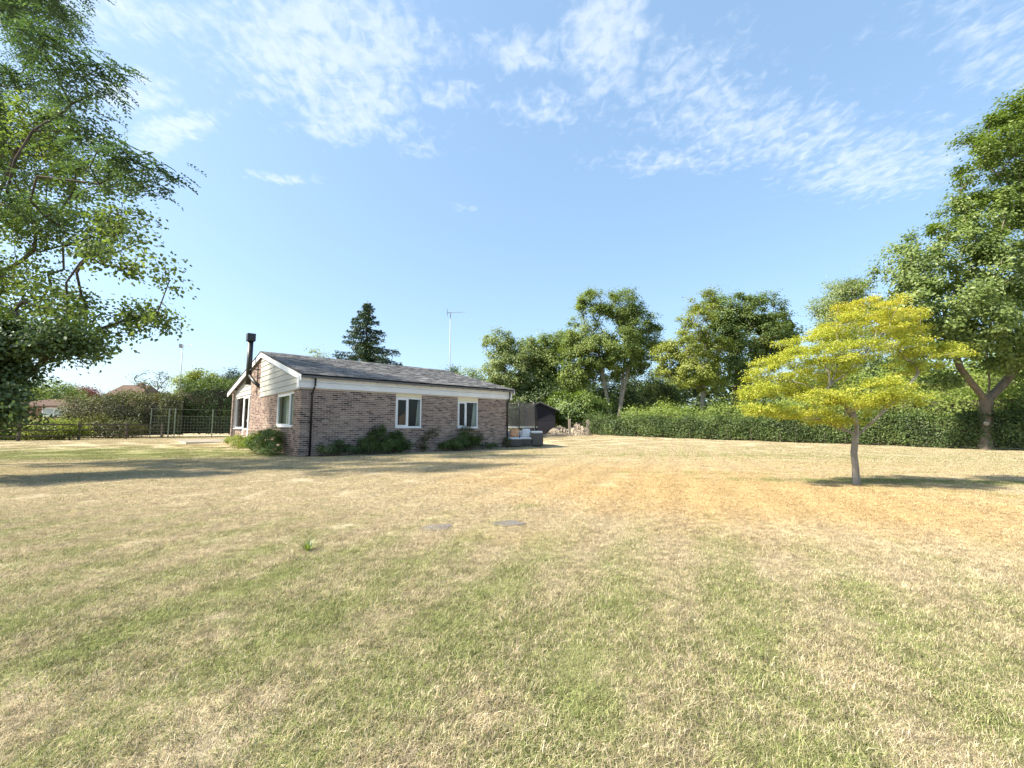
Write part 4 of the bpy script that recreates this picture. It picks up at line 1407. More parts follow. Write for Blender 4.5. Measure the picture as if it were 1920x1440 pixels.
for i in range(8):
    a = i * math.pi / 4 + .28
    k = MB(); k.tube([((R_ - .02) * math.cos(a), (R_ - .02) * math.sin(a), .66), ((R_ - .02) * math.cos(a), (R_ - .02) * math.sin(a), .02)], .025, 6); k.build('leg', M['steel'], tramp)
    k = MB()
    k.tube([((R_ + .05) * math.cos(a), (R_ + .05) * math.sin(a), .3), ((R_ + .07) * math.cos(a), (R_ + .07) * math.sin(a), 1.4), ((R_ + .04) * math.cos(a), (R_ + .04) * math.sin(a), 2.0),
            ((R_ - .16) * math.cos(a), (R_ - .16) * math.sin(a), 2.52)], .036, 7)
    k.build('net_pole', M['black'], tramp, True)
k = MB()
V, F = [], []
for i in range(n):
    a = i * 2 * math.pi / n
    for (zz, rr) in ((.74, R_ * .92), (1.2, R_ * .90), (2.1, R_ * .89), (2.48, R_ * .90)):
        V.append((rr * math.cos(a), rr * math.sin(a), zz - (.05 * abs(math.sin(4 * (a - .28))) if zz > 2.3 else 0)))
for i in range(n):
    for j in range(3): F.append((i * 4 + j, ((i + 1) % n) * 4 + j, ((i + 1) % n) * 4 + j + 1, i * 4 + j + 1))
k.poly(V, F); k.build('safety_net', M['net'], tramp)

SX, SY = 2.15, 33.6
sz0 = float(ground(SX, SY)) - .05
shed = thing('garden_shed', 'black boarded garden shed with pale felt roof behind the trampoline', 'shed', (SX, SY, sz0), -.06)
hwid, dep, we, wa = 1.15, 3.0, 2.0, 2.52
k = MB(); k.box(-hwid + .03, hwid - .03, .03, dep - .03, .0, we - .02); k.build('wall_frame', M['shed'], shed)
z = .02
while z < wa - .08:
    zt = z + .118
    def wlim(q): return hwid if q <= we else max(.02, hwid * (wa - q) / (wa - we))
    b = MB(); b.poly([(-wlim(z), -.018, z), (wlim(z), -.018, z), (wlim(zt), -.002, zt), (-wlim(zt), -.002, zt), (-wlim(z), .03, z), (wlim(z), .03, z), (wlim(zt), .03, zt), (-wlim(zt), .03, zt)],
                     [(0, 1, 2, 3), (7, 6, 5, 4), (0, 4, 5, 1), (1, 5, 6, 2), (2, 6, 7, 3), (3, 7, 4, 0)])
    b.build('board', M['shed'], shed)
    if z < we - .1:
        for s_ in (-1, 1):
            b = MB(); b.box(min(s_ * (hwid - .03), s_ * (hwid + .012)), max(s_ * (hwid - .03), s_ * (hwid + .012)), .03, dep, z, zt); b.build('board', M['shed'], shed)
    z += .121
for s_ in (-1, 1):
    ov = 1.52
    b = MB(); zr = wa + .05; ze = wa + .05 - (wa - we) * ov / hwid
    b.prism([(0, -.22, zr), (s_ * ov, -.22, ze), (s_ * ov, -.22, ze + .045), (0, -.22, zr + .045)], (0, dep + .4, 0)); b.build('roof', M['shedroof'], shed)
    b = MB(); b.prism([(0, -.245, zr + .02), (s_ * ov, -.245, ze + .02), (s_ * ov, -.245, ze - .09), (0, -.245, zr - .09)], (0, .022, 0)); b.build('bargeboard', M['shed'], shed)

# timber edging, posts and rubble between shed and hedge
e = MB(); e.box(0, 2.55, -.06, .06, 0, .16)
o = e.build('timber_edging', M['timber'], bevel=.01); p = gz(1.85, 31.9, -.03); o.location = tuple(p); o.rotation_euler = (0, -.01, .03)
tag(o, 'low pale timber edging along the ground before the black shed', 'edging')


def post(name, label, x_, y_, h_, w_, group):
    m = MB(); m.box(-w_ / 2, w_ / 2, -w_ / 2, w_ / 2, 0, h_)
    m.poly([(-w_ / 2, -w_ / 2, h_), (w_ / 2, -w_ / 2, h_), (w_ / 2, w_ / 2, h_), (-w_ / 2, w_ / 2, h_), (0, 0, h_ + .035)], [(0, 1, 4), (1, 2, 4), (2, 3, 4), (3, 0, 4)])
    return m.build(name, M['timber'], None)


gate = thing('fence_bay', 'short bay of weathered fence with two grey posts and one rail before a rubble heap', 'fence', tuple(gz(4.22, 32.2, -.05)))
for (dx, dy, h_) in ((0, 0, 1.28), (1.5, .9, 1.22)):
    o = post('post', '', 0, 0, h_, .17, None); o.parent = gate; o.location = (dx, dy, float(ground(4.22 + dx, 32.2 + dy)) - float(ground(4.22, 32.2)))
k = MB(); k.tube([(.02, .02, .95), (1.5, .9, 1.02)], .035, 6); k.build('rail', M['darktimber'], gate)
for (cx_, cy_, w_, h_, lab, sd) in ((3.55, 33.0, .95, .62, 'heap of pale rubble and dry soil beside the black shed', 1), (5.1, 33.9, 1.0, .75, 'heap of orange brown rubble behind the grey fence posts', 2)):
    r2 = np.random.default_rng(sd)
    V, F = [], []
    n = 26
    for i in range(n + 1):
        for j in range(n + 1):
            a, b = i / n * 2 - 1, j / n * 2 - 1
            hgt = max(0, 1 - (a * a + b * b)) ** .8 * h_
            V.append((a * w_ + r2.normal(0, .01), b * w_ * .8 + r2.normal(0, .01), hgt * (1 + .25 * math.sin(a * 7 + sd) * math.cos(b * 6)) + (r2.normal(0, .035) if hgt > .03 else 0) - .02))
    for i in range(n):
        for j in range(n):
            s0 = i * (n + 1) + j
            F.append((s0, s0 + n + 1, s0 + n + 2, s0 + 1))
    hp = thing('rubble_heap', lab, 'rubble', tuple(gz(cx_, cy_)), 0, 'rubble heaps by the shed')
    m = MB()
    m.v, m.f, m.r = [tuple(map(float, q)) for q in V], F, r2.random(len(F)).tolist()
    m.build('soil', M['soil'], hp)
    st = MB()
    for q in range(70):
        a, b = r2.uniform(-.95, .95), r2.uniform(-.95, .3)
        if a * a + b * b > 1: continue
        hz = max(0, 1 - (a * a + b * b)) ** .8 * h_
        s3 = r2.uniform(.04, .12)
        c_ = np.array([a * w_, b * w_ * .8, hz])
        dirs = unit(r2.normal(size=(6, 3)))
        oc = np.array([(1, 0, 0), (-1, 0, 0), (0, 1, 0), (0, -1, 0), (0, 0, 1), (0, 0, -1)]) * s3 * r2.uniform(.6, 1.2, (6, 1)) + r2.normal(0, s3 * .2, (6, 3))
        st.poly([tuple(c_ + v) for v in oc], [(0, 2, 4), (2, 1, 4), (1, 3, 4), (3, 0, 4), (2, 0, 5), (1, 2, 5), (3, 1, 5), (0, 3, 5)])
    tag(st.build('stones', M['soil'], hp), kind='stuff')

# ------------------------------------------------------------------ television aerials
def aerial(label, x_, y_, h_, boom, rot, r_=.03):
    z = float(ground(x_, y_))
    t = thing('television_aerial', label, 'aerial', (x_, y_, z), rot, 'television aerials on poles')
    k = MB(); k.tube([(0, 0, 0), (0, 0, h_)], r_, 8); k.build('pole', M['greypole'], t, True)
    k = MB(); k.tube([(-.18 * boom, 0, h_ - .1), (.82 * boom, 0, h_ - .02)], r_ * .6, 6); k.build('boom', M['greypole'], t)
    k = MB()
    for i in range(9):
        xx = -.12 * boom + boom * .1 * i; l = .22 - .012 * i
        k.tube([(xx, -l, h_ - .09 + .008 * i), (xx, l, h_ - .09 + .008 * i)], r_ * .25, 5)
    k.box(-.2 * boom, -.18 * boom, -.25, .25, h_ - .3, h_ + .12)
    k.build('elements', M['greypole'], t)


aerial('tall thin television aerial on a grey pole rising above the bungalow roof', *at(842, 780, 31)[:2], at(842, 581, 31)[2] - .36, 1.25, .1)
aerial('small television aerial on a grey pole above the dark hedge left of the bungalow', *at(333, 780, 46)[:2], at(333, 648, 46)[2] - .3, 1.25, -.1, .045)

# ------------------------------------------------------------------ left boundary: rail fence, mesh fence, hedges, outbuilding
rf_ = thing('post_and_rail_fence', 'low weathered post and rail fence before the shrubs on the left', 'fence', tuple(gz(-26, 21.9)))
fp = [(-29.5, 21.0), (-27.3, 21.6), (-25.1, 22.4), (-24.2, 24.6), (-23.5, 26.8), (-23.0, 28.9)]
b0 = gz(-26, 21.9)
for q in fp:
    k = MB(); p = gz(*q); k.box(p[0] - .05, p[0] + .05, p[1] - .05, p[1] + .05, p[2] - .05, p[2] + .98)
    o = k.build('post', M['darktimber'], rf_); o.data.transform(__import__('mathutils').Matrix.Translation(-Vector(b0)))
for i in range(len(fp) - 1):
    for hz in (.25, .56, .86):
        k = MB(); a, b = gz(*fp[i], hz) - b0, gz(*fp[i + 1], hz) - b0
        a[1] -= .08; b[1] -= .08
        k.tube([a, b], .042, 6); k.build('rail', M['darktimber'], rf_)

mf = thing('mesh_fence', 'green wire mesh fence with thin posts before the tall dark hedge', 'fence', tuple(gz(-23.2, 28.4)))
b0 = gz(-23.2, 28.4)
mp_ = [(-23.2, 28.2), (-22.35, 28.6), (-22.0, 28.65), (-20.6, 30.2), (-19.2, 31.8), (-17.6, 33.6), (-16, 35.4)]
for i, q in enumerate(mp_):
    k = MB(); p = gz(*q) - b0; k.tube([p + (0, 0, -.05), p + (0, 0, 1.95)], .035 if i else .025, 8); k.build('post', M['greenmetal'], mf)
k = MB()
for i in range(len(mp_) - 1):
    a, b = gz(*mp_[i]) - b0, gz(*mp_[i + 1]) - b0
    for hz in (1.9, 1.45): k.tube([a + (0, 0, hz), b + (0, 0, hz)], .008, 4, False)
    n = max(2, int(np.linalg.norm(b - a) / .17))
    for j in range(n + 1):
        q = a + (b - a) * j / n
        k.tube([q + (0, 0, .02), q + (0, 0, 1.42)], .006, 4, False)
    for hz in np.arange(.05, 1.45, .2): k.tube([a + (0, 0, hz), b + (0, 0, hz)], .005, 4, False)
k.build('wire_mesh', M['greenmetal'], mf)

hedge('hedge', 'brown tinged clipped hedge behind the rail fence on the left', [(-31.5, 31.5, 2.6), (-28.5, 31.0, 2.9), (-25.2, 31.2, 3.1), (-24.0, 32, 3.3)], 2.4, 3.0, 26000, .11, M['lf_hedge_brown'], 51, .2, .08)
hedge('hedge', 'tall dark clipped hedge behind the wire mesh fence', [(-25.2, 33.0, 4.0), (-22.5, 34.0, 4.5), (-19.5, 36.0, 4.8), (-16.0, 39.0, 5.0), (-13.0, 41.5, 5.0)], 2.4, 4.0, 34000, .12, M['lf_hedge'], 52, .16, .06)

ob = thing('outbuilding', 'low brick outbuilding with brown roof and white window band behind the left fence', 'outbuilding', tuple(gz(-38.5, 36.0)), .12)
k = MB(); k.box(-2.4, 3.4, 0, 4.5, 0, 2.45); k.build('wall', M['farbrick'], ob)
k = MB(); k.box(-.1, 2.5, -.06, -.002, 1.58, 2.36); wo_ = k.build('window_frame', M['white'], ob)
for i in range(3):
    k = MB(); k.box(.02 + i * .84, .74 + i * .84, -.075, -.062, 1.70, 2.26); k.build('pane', M['glass'], wo_)
k = MB(); k.prism([(-2.8, -.4, 2.42), (3.8, -.4, 2.42), (2.7, 2.2, 3.05), (-1.6, 2.2, 3.05)], (0, .05, .1)); k.prism([(-2.8, 4.9, 2.42), (3.8, 4.9, 2.42), (2.7, 2.3, 3.05), (-1.6, 2.3, 3.05)], (0, 0, .1))
k.prism([(-2.8, -.4, 2.42), (-1.6, 2.2, 3.05), (-1.6, 2.3, 3.05), (-2.8, 4.9, 2.42)], (0, 0, .1)); k.prism([(3.8, -.4, 2.42), (2.7, 2.2, 3.05), (2.7, 2.3, 3.05), (3.8, 4.9, 2.42)], (0, 0, .1))
k.build('roof', M['farroof'], ob)

fh = thing('far_house', 'distant house with brown tiled roof and small chimney behind the left hedge', 'house', (*at(228, 760, 72)[:2], .3), .1)
zr = at(228, 720, 72)[2] - .3
k = MB(); k.box(-2.0, 2.2, 0, 6, 0, zr - 1.9); k.build('wall', M['farbrick'], fh)
k = MB(); k.prism([(-2.7, -.4, zr - 2.0), (2.9, -.4, zr - 2.0), (2.1, 3.0, zr), (-2.2, 3.0, zr)], (0, 0, .12)); k.prism([(-2.7, 6.4, zr - 2.0), (2.9, 6.4, zr - 2.0), (2.1, 3.1, zr), (-2.2, 3.1, zr)], (0, 0, .12))
k.prism([(-2.7, -.4, zr - 2.0), (-2.2, 3.0, zr), (-2.2, 3.1, zr), (-2.7, 6.4, zr - 2.0)], (0, 0, .12)); k.prism([(2.9, -.4, zr - 2.0), (2.1, 3.0, zr), (2.1, 3.1, zr), (2.9, 6.4, zr - 2.0)], (0, 0, .12))
rfo = k.build('roof', M['farroof'], fh)
k = MB(); k.box(.2, .9, 2.9, 3.5, zr - .3, zr + .45); k.build('chimney', M['farbrick'], rfo)

# ------------------------------------------------------------------ trees and shrubs
R0 = np.random.default_rng(77)
# left foreground: an ash-like tree with drooping dark leaves, and a lighter sycamore below it
ashlobes = [lobe(60, 40, 15.0, 95, 60, 1.3), lobe(150, 110, 10.2, 70, 40, .9), lobe(30, 190, 16.2, 120, 60, 1.4), lobe(140, 215, 10.8, 45, 50, .7), lobe(215, 310, 9.84, 100, 36, .7), lobe(60, 280, 15.0, 110, 50, 1.2),
            lobe(30, 390, 10.8, 70, 50, .9), lobe(-110, 150, 13.2, 90, 100, 1.4), lobe(20, -60, 12.6, 120, 60, 1.4)]
bp = gz(-20.4, 13.8)
tree('ash_tree', 'tall tree with drooping dark green pinnate leaves at the upper left', 'tree', [stem_path(bp, (-19.4, 13.6, 7.0), 6, .05, R0)], ashlobes, 280, 14, .48, .09, M['lf_ash'], M['bark_dark'], .10, 61,
     pinnate=dict(length=.48, leaflets=12, lsize=.125), seg=.8, shell=.35, up=.2, r_min=.008)
sylobes = [lobe(225, 470, 9.12, 85, 45, .8), lobe(290, 520, 10.08, 45, 30, .5), lobe(120, 430, 12.6, 110, 60, 1.2), lobe(190, 340, 13.8, 90, 50, .9), lobe(70, 340, 14.64, 110, 70, 1.0), lobe(40, 560, 11.4, 110, 70, 1.2), lobe(190, 590, 10.8, 90, 40, .8), lobe(280, 600, 10.56, 40, 30, .5),
           lobe(110, 640, 10.8, 80, 40, .9), lobe(-40, 480, 12.0, 150, 120, 1.8), lobe(40, 250, 12.0, 100, 60, 1.0), lobe(-100, 600, 12.0, 90, 80, 1.3), lobe(235, 420, 11.28, 55, 30, .6), lobe(320, 500, 10.56, 26, 18, .3)]
bp = gz(-17.4, 12.2)
tree('sycamore_tree', 'light green broadleaf tree with bare twig ends hanging on the left', 'tree', [stem_path(bp, (-16.7, 12.1, 4.2), 5, .05, R0)], sylobes, 440, 66, .38, .085, M['lf_left'], M['bark_dark'], .15, 62,
     seg=.6, shell=.3, flat=.7, width=.8, droop=.5, bare=70, r_min=.006, rounded=True, out=.5, wild=.6)
dl = [lobe(-15, 690, 9.0, 60, 40, .8), lobe(-30, 755, 8.5, 60, 40, .8), lobe(60, 640, 9.3, 90, 34, .8), lobe(-90, 640, 9.0, 100, 90, 1.2), lobe(-110, 760, 8.8, 80, 60, 1.0), lobe(135, 640, 9.5, 45, 28, .5)]
bp = gz(-12.6, 9.4)
tree('holly_tree', 'dark dense low tree with glossy leaves at the left edge', 'tree', [stem_path(bp, (-12.2, 9.3, 1.6), 4, .04, R0)], dl, 210, 110, .32, .078, M['lf_dark'], M['bark_dark'], .13, 63, seg=.5, shell=.3, width=.7, rounded=True)
# golden maple on the lawn
mb_ = gz(6.42, 8.30, -.02)


def ml(px, py, dy, rpx, rpy, rd):
    return lobe(px, py, 8.3 + dy, rpx, rpy, rd)


acer = [ml(1630, 572, .0, 60, 16, .5), ml(1600, 610, -.2, 85, 20, .7), ml(1660, 600, .3, 55, 18, .6), ml(1530, 640, .1, 60, 20, .6), ml(1590, 660, -.4, 80, 22, .7), ml(1670, 650, .2, 60, 20, .6),
        ml(1480, 675, -.1, 55, 18, .5), ml(1540, 695, .3, 70, 20, .7), ml(1430, 705, .0, 42, 18, .45), ml(1420, 735, -.2, 35, 16, .4), ml(1480, 725, .4, 60, 18, .6), ml(1420, 770, -.3, 36, 11, .35), ml(1480, 772, -.2, 45, 14, .5),
        ml(1530, 780, .1, 42, 16, .5), ml(1545, 745, -.5, 45, 14, .5), ml(1640, 730, -.7, 55, 20, .6), ml(1620, 752, -.6, 50, 12, .5), ml(1690, 745, -.5, 35, 18, .5), ml(1735, 668, .1, 58, 18, .6), ml(1770, 655, .3, 26, 12, .4), ml(1700, 690, .4, 45, 16, .5), ml(1690, 620, .2, 40, 14, .4),
        ml(1573, 792, -.1, 26, 8, .3), ml(1625, 785, .4, 14, 14, .2)]
fork = at(1607, 800, 8.3)
trk = [mb_, mb_ + (.01, 0, .35), at(1601, 850, 8.3), at(1604, 820, 8.3), fork, at(1600, 770, 8.32), at(1607, 715, 8.35), at(1612, 660, 8.35), at(1622, 610, 8.3)]
trk2 = [at(1603, 822, 8.3), at(1626, 800, 8.28), at(1650, 778, 8.2), at(1690, 740, 8.25), at(1722, 700, 8.35)]
trk3 = [at(1602, 790, 8.3), at(1585, 760, 8.2), at(1550, 735, 8.1), at(1500, 718, 8.1), at(1460, 712, 8.2)]
trk4 = [at(1601, 812, 8.3), at(1580, 806, 8.25), at(1565, 800, 8.2)]
rm = np.random.default_rng(71)
maple = thing('golden_maple', 'small yellow green Japanese maple standing alone on the dry lawn', 'tree', tuple(mb_))
pts, cen = sample_lobes(acer, 470, rm, .15)
pts = pts[pts[:, 2] > .9]
nodes, par, tips, pl_ = skeleton([trk, trk2, trk3, trk4], pts, rm, .22, .02, .35, .5)
# join the side stems to the main trunk
par = par.copy(); i0 = len(trk); par[i0] = 3; par[i0 + len(trk2)] = 5; par[i0 + len(trk2) + len(trk3)] = 3


def relabel(nodes, par, tips):
    order, seen = [], set()
    kids = {}
    for i, p in enumerate(par): kids.setdefault(int(p), []).append(i)
    q = list(kids.get(-1, []))
    while q:
        i = q.pop(0); order.append(i); q += kids.get(i, [])
    new = {o: n for n, o in enumerate(order)}
    return nodes[order], np.array([new[int(par[o])] if par[o] >= 0 else -1 for o in order]), [new[t] for t in tips]


nodes, par, tips = relabel(nodes, par, tips)
link_mesh('trunk', branch_mesh('trunk', nodes - mb_, par, tips, .054, .003, 8, .25, .62), M['bark_maple'], maple, True)
P, nr, d_, sz = cluster_leaves(pts, 170, .15, .42, .043, rm, pts - np.array([0, 0, .6]), .9, .5, .35, .8, .55)
hi = (P[:, 2] - P[:, 2].min()) / (P[:, 2].max() - P[:, 2].min())
top_ = rm.random(len(P)) < np.clip((hi - .62) * 1.5, .03, .6)
link_mesh('crown', leaf_mesh('crown', P[~top_] - mb_, nr[~top_], d_[~top_], sz[~top_], rm, .42, .1), M['lf_acer'], maple)
link_mesh('crown_tips', leaf_mesh('crown_tips', P[top_] - mb_, nr[top_], d_[top_], sz[top_], rm, .42, .1), M['lf_acer_tip'], maple)

# big oak at the right
ob_ = gz(22.76, 21.2, -.05)


def ol(px, py, dy, rpx, rpy, rd=None): return lobe(px, py, 21 + dy, rpx, rpy, rd)


oak_l = [ol(1700, 520, -.5, 55, 60, 1.6), ol(1690, 600, -1, 60, 45, 1.6), ol(1760, 480, 0, 85, 60, 2.2), ol(1840, 420, .5, 75, 70, 2.2), ol(1880, 330, .5, 60, 70, 2.0), ol(1830, 290, 0, 45, 45, 1.4), ol(1910, 230, 0, 60, 60, 1.8), ol(1960, 320, 1, 90, 120, 2.6),
         ol(1860, 520, -1, 100, 70, 2.4), ol(1760, 580, -1.2, 90, 50, 2.2), ol(1830, 615, -1.5, 95, 38, 1.8), ol(1775, 655, -1, 50, 24, 1.2), ol(1950, 480, 0, 110, 110, 2.8), ol(1930, 620, -1, 90, 60, 2.4), ol(1765, 712, -.6, 40, 13, .8), ol(1890, 680, -.8, 40, 18, 1.0), ol(2050, 500, 1, 110, 150, 3.0), ol(2000, 660, 0, 90, 50, 2.2), ol(1800, 385, .5, 26, 26, .9), ol(1990, 200, .5, 80, 90, 2.4)]
fk = at(1850, 752, 21.2)
st_main = [ob_, at(1850, 815, 21.2), at(1850, 780, 21.2), fk]
st2 = st_main + [at(1856, 720, 21.3), at(1850, 660, 21.3), at(1860, 590, 21.4), at(1868, 500, 21.4)]
stL = [fk, at(1825, 722, 21.0), at(1800, 690, 20.8), at(1785, 640, 20.6), at(1770, 580, 20.6)]
stL2 = [at(1846, 766, 21.2), at(1810, 752, 20.9), at(1770, 735, 20.6), at(1735, 712, 20.4)]
stR = [fk, at(1880, 722, 21.2), at(1905, 690, 21.3), at(1925, 620, 21.4), at(1940, 540, 21.4)]
ro = np.random.default_rng(72)
oak = thing('oak_tree', 'large spreading oak with thick bare trunk beside the hedge on the right', 'tree', tuple(ob_))
pts, cen = sample_lobes(oak_l, 760, ro, .4)
nodes, par, tips, pl_ = skeleton([st2, stL, stL2, stR], pts, ro, .7, .1, .3, .45)
par = par.copy(); i0 = len(st2); par[i0] = 3; par[i0 + len(stL)] = 3; par[i0 + len(stL) + len(stL2)] = 3
nodes, par, tips = relabel(nodes, par, tips)
link_mesh('trunk', branch_mesh('trunk', nodes - ob_, par, tips, .25, .012, 9, .2, .6), M['bark_oak'], oak, True)
P, nr, d_, sz = cluster_leaves(pts, 150, .44, .75, .155, ro, cen * .8 + np.mean(np.array(oak_l)[:, :3], 0) * .2, .25, .6, .9, .6, .42)
rv = np.clip(np.repeat(ro.random(len(pts)), 150) * .45 + ro.random(len(P)) * .6, 0, 1)
link_mesh('crown', leaf_mesh('crown', P - ob_, nr, d_, sz, ro, .62, .12, rv), M['lf_oak'], oak)
k = MB(); kc = at(1851, 794, 20.83) - ob_
k.tube([kc + (.0, .06, 0), kc + (0, -.03, 0)], [.10, .085], 10); k.build('branch_scar', M['bark_pale'], oak)

# the row of trees beyond the lawn
def T(name, label, stems_px, Y, lobes_px, n, per, rc, size, leaf, bk, rt_, seed, group='trees beyond the lawn', **kw):
    stems = []
    for s_ in stems_px:
        p = [at(x_, y_, Y + dy) for (x_, y_, dy) in s_]
        p[0][2] = float(ground(p[0][0], p[0][1])) - .05
        stems.append(p)
    tree(name, label, 'tree', stems, [lobe(x_, y_, Y + dy, a_, b_) for (x_, y_, dy, a_, b_) in lobes_px], n, per, rc, size, M[leaf], M[bk], rt_, seed, group, seg=kw.pop('seg', 1.1), r_min=kw.pop('r_min', .02), **kw)


T('willow_tree', 'pale green many stemmed tree behind the far end of the bungalow', [[(965, 800, 0), (955, 740, 0), (945, 690, 0)], [(980, 800, .3), (985, 740, .3), (985, 690, 0)]], 42,
  [(935, 645, 0, 26, 32), (960, 690, 0, 45, 50), (985, 660, 1, 38, 32), (925, 690, 0, 22, 26), (965, 745, 0, 45, 40), (1000, 720, 1, 35, 50)], 290, 130, .56, .19, 'lf_pale', 'bark_pale', .16, 81)
T('alder_tree', 'mid green rounded tree between the willow and the tall twin topped tree', [[(1040, 800, 0), (1035, 740, 0), (1030, 690, 0)]], 43,
  [(1020, 660, 0, 40, 36), (1045, 690, 0, 45, 50), (1060, 650, 1, 34, 30), (1010, 720, 0, 40, 45), (1060, 740, 0, 40, 45)], 260, 130, .58, .19, 'lf_field', 'bark_dark', .18, 82)
T('tall_poplar', 'tall twin topped tree with pale leaning stems beyond the lawn', [[(1150, 790, 0), (1136, 735, 0), (1126, 680, 0), (1112, 620, 0)], [(1158, 790, 0), (1165, 730, 0), (1172, 670, 0), (1170, 600, 0)], [(1153, 792, -.3), (1168, 740, -.4), (1178, 690, -.6), (1190, 650, -.5)]], 40,
  [(1108, 575, 0, 26, 34), (1095, 625, 0, 36, 36), (1165, 575, 0, 34, 34), (1195, 610, 0, 36, 42), (1165, 640, -1, 42, 36), (1120, 660, -1, 40, 30), (1205, 660, 0, 32, 34), (1082, 670, 0, 30, 34), (1222, 625, .5, 20, 32), (1150, 690, 1, 60, 26), (1078, 710, 0, 28, 26), (1085, 640, 0, 26, 30)], 540, 130, .50, .17, 'lf_field', 'bark_pale', .17, 83)
T('evergreen_bush', 'dark evergreen thicket under the tall twin topped tree', [[(1195, 800, 1), (1195, 760, 1)], [(1120, 800, 1), (1115, 750, 1)]], 44,
  [(1105, 750, 1, 50, 45), (1205, 740, 1, 45, 50), (1160, 760, 1, 50, 35), (1240, 745, 1, 36, 38), (1070, 770, 0, 45, 30)], 220, 120, .9, .20, 'lf_dark', 'bark_dark', .15, 84)
T('walnut_tree', 'light yellow green tree with a single straight trunk rising from the hedge', [[(1317, 812, 0), (1317, 770, 0), (1318, 735, 0), (1320, 690, 0)]], 33.5,
  [(1320, 565, 0, 24, 26), (1305, 610, 0, 34, 34), (1285, 650, -.5, 38, 30), (1265, 690, -.5, 34, 24), (1330, 660, .5, 40, 36), (1300, 700, -1, 42, 28), (1250, 665, 0, 20, 22), (1335, 710, 0, 30, 26)], 270, 115, .45, .15, 'lf_lime', 'bark_pale', .17, 85, flat=.6)
T('field_oak', 'dense dark green round topped tree with forked dark trunk', [[(1379, 815, 0), (1378, 770, 0), (1380, 730, 0), (1383, 690, 0)], [(1382, 800, 0), (1392, 740, 0), (1405, 690, 0)]], 36.5,
  [(1375, 580, 0, 42, 36), (1430, 585, 0, 42, 34), (1405, 630, 0, 60, 42), (1355, 640, -.5, 36, 36), (1460, 620, .5, 36, 36), (1370, 695, -.5, 40, 28), (1440, 665, 1, 44, 26), (1350, 590, 0, 24, 26)], 400, 130, .48, .17, 'lf_oak', 'bark_dark', .22, 86)
T('birch_tree', 'pale airy tree showing behind the top of the golden maple', [[(1585, 800, 0), (1582, 700, 0), (1580, 640, 0)]], 50,
  [(1575, 560, 0, 42, 34), (1545, 590, 0, 36, 30), (1610, 580, 0, 40, 34), (1585, 540, 0, 30, 22), (1580, 640, 0, 60, 50)], 200, 90, 1.0, .22, 'lf_pale', 'bark_pale', .2, 87, shell=.3)
T('ash_tree', 'green tree behind the golden maple reaching down to the hedge', [[(1500, 800, 0), (1500, 740, 0), (1500, 700, 0)]], 48,
  [(1500, 740, 0, 40, 24), (1560, 745, 0, 46, 24), (1640, 690, 0, 44, 40), (1450, 750, 0, 34, 22), (1690, 720, 0, 34, 30)], 130, 110, 1.0, .22, 'lf_dark', 'bark_dark', .2, 88)
T('laurel_bush', 'bright leaved laurel bush beside the black shed', [[(1070, 806, 0), (1070, 780, 0)], [(1100, 806, 0), (1100, 780, 0)]], 36.5,
  [(1065, 775, 0, 26, 24), (1095, 760, .3, 26, 26), (1050, 765, .8, 20, 30), (1110, 785, -.2, 20, 20), (1125, 775, .5, 22, 26)], 150, 110, .55, .18, 'lf_laurel', 'bark_dark', .08, 89)
T('garden_thicket', 'dark leafy thicket rising behind the trampoline and shed', [[(1000, 806, 0), (1000, 760, 0)], [(930, 806, 0), (930, 760, 0)]], 41,
  [(1000, 770, 0, 45, 34), (950, 770, 0, 45, 34), (1030, 745, 0, 36, 36), (905, 760, 1, 40, 30)], 200, 110, .8, .19, 'lf_dark', 'bark_dark', .12, 90)
T('round_bush', 'pale green round bush beyond the right end of the roof', [[(880, 790, 0), (880, 740, 0)]], 55, [(878, 712, 0, 30, 18), (905, 730, 0, 30, 24)], 70, 80, .9, .22, 'lf_pale', 'bark_dark', .12, 91)
T('round_tree', 'small far dark round topped tree above the roof ridge', [[(843, 790, 0), (843, 730, 0)]], 90, [(843, 703, 0, 17, 12), (843, 740, 0, 16, 25)], 50, 90, 1.3, .34, 'lf_dark', 'bark_dark', .2, 92)
T('garden_bush', 'light green pointed bush above the roof beside the spruce', [[(590, 790, 0), (592, 740, 0)]], 50, [(592, 680, 0, 16, 22), (575, 700, 0, 22, 20), (605, 705, 0, 20, 20), (590, 745, 0, 30, 30)], 90, 80, .8, .20, 'lf_lime', 'bark_dark', .12, 93)
T('cypress', 'small pale green conical cypress before the dark spruce', [[(684, 790, 0), (684, 740, 0)]], 42, [(684, 655, 0, 9, 16), (684, 690, 0, 14, 26), (684, 740, 0, 18, 40)], 110, 90, .5, .16, 'lf_field', 'bark_dark', .12, 94)
# left background
T('garden_tree', 'rounded mid green garden tree above the outbuilding on the left', [[(95, 820, 0), (95, 780, 0)]], 40, [(95, 735, 0, 45, 26), (60, 755, 0, 40, 28), (125, 760, 0, 30, 22), (20, 740, 1, 40, 34)], 170, 100, .75, .19, 'lf_field', 'bark_dark', .14, 95, 'trees behind the left boundary')
T('copper_bush', 'copper red leaved bush behind the left hedge', [[(165, 790, 0), (165, 760, 0)]], 55, [(165, 740, 0, 22, 12), (150, 750, 0, 16, 10)], 50, 80, .7, .2, 'lf_red', 'bark_dark', .1, 96, 'trees behind the left boundary')
T('lime_bush', 'bright green bush rising behind the tall dark hedge', [[(375, 790, 0), (375, 750, 0)]], 48, [(375, 712, 0, 30, 18), (350, 722, 0, 22, 14), (400, 722, 0, 22, 14), (375, 750, 0, 40, 24)], 110, 90, .75, .2, 'lf_lime', 'bark_dark', .1, 97, 'trees behind the left boundary')
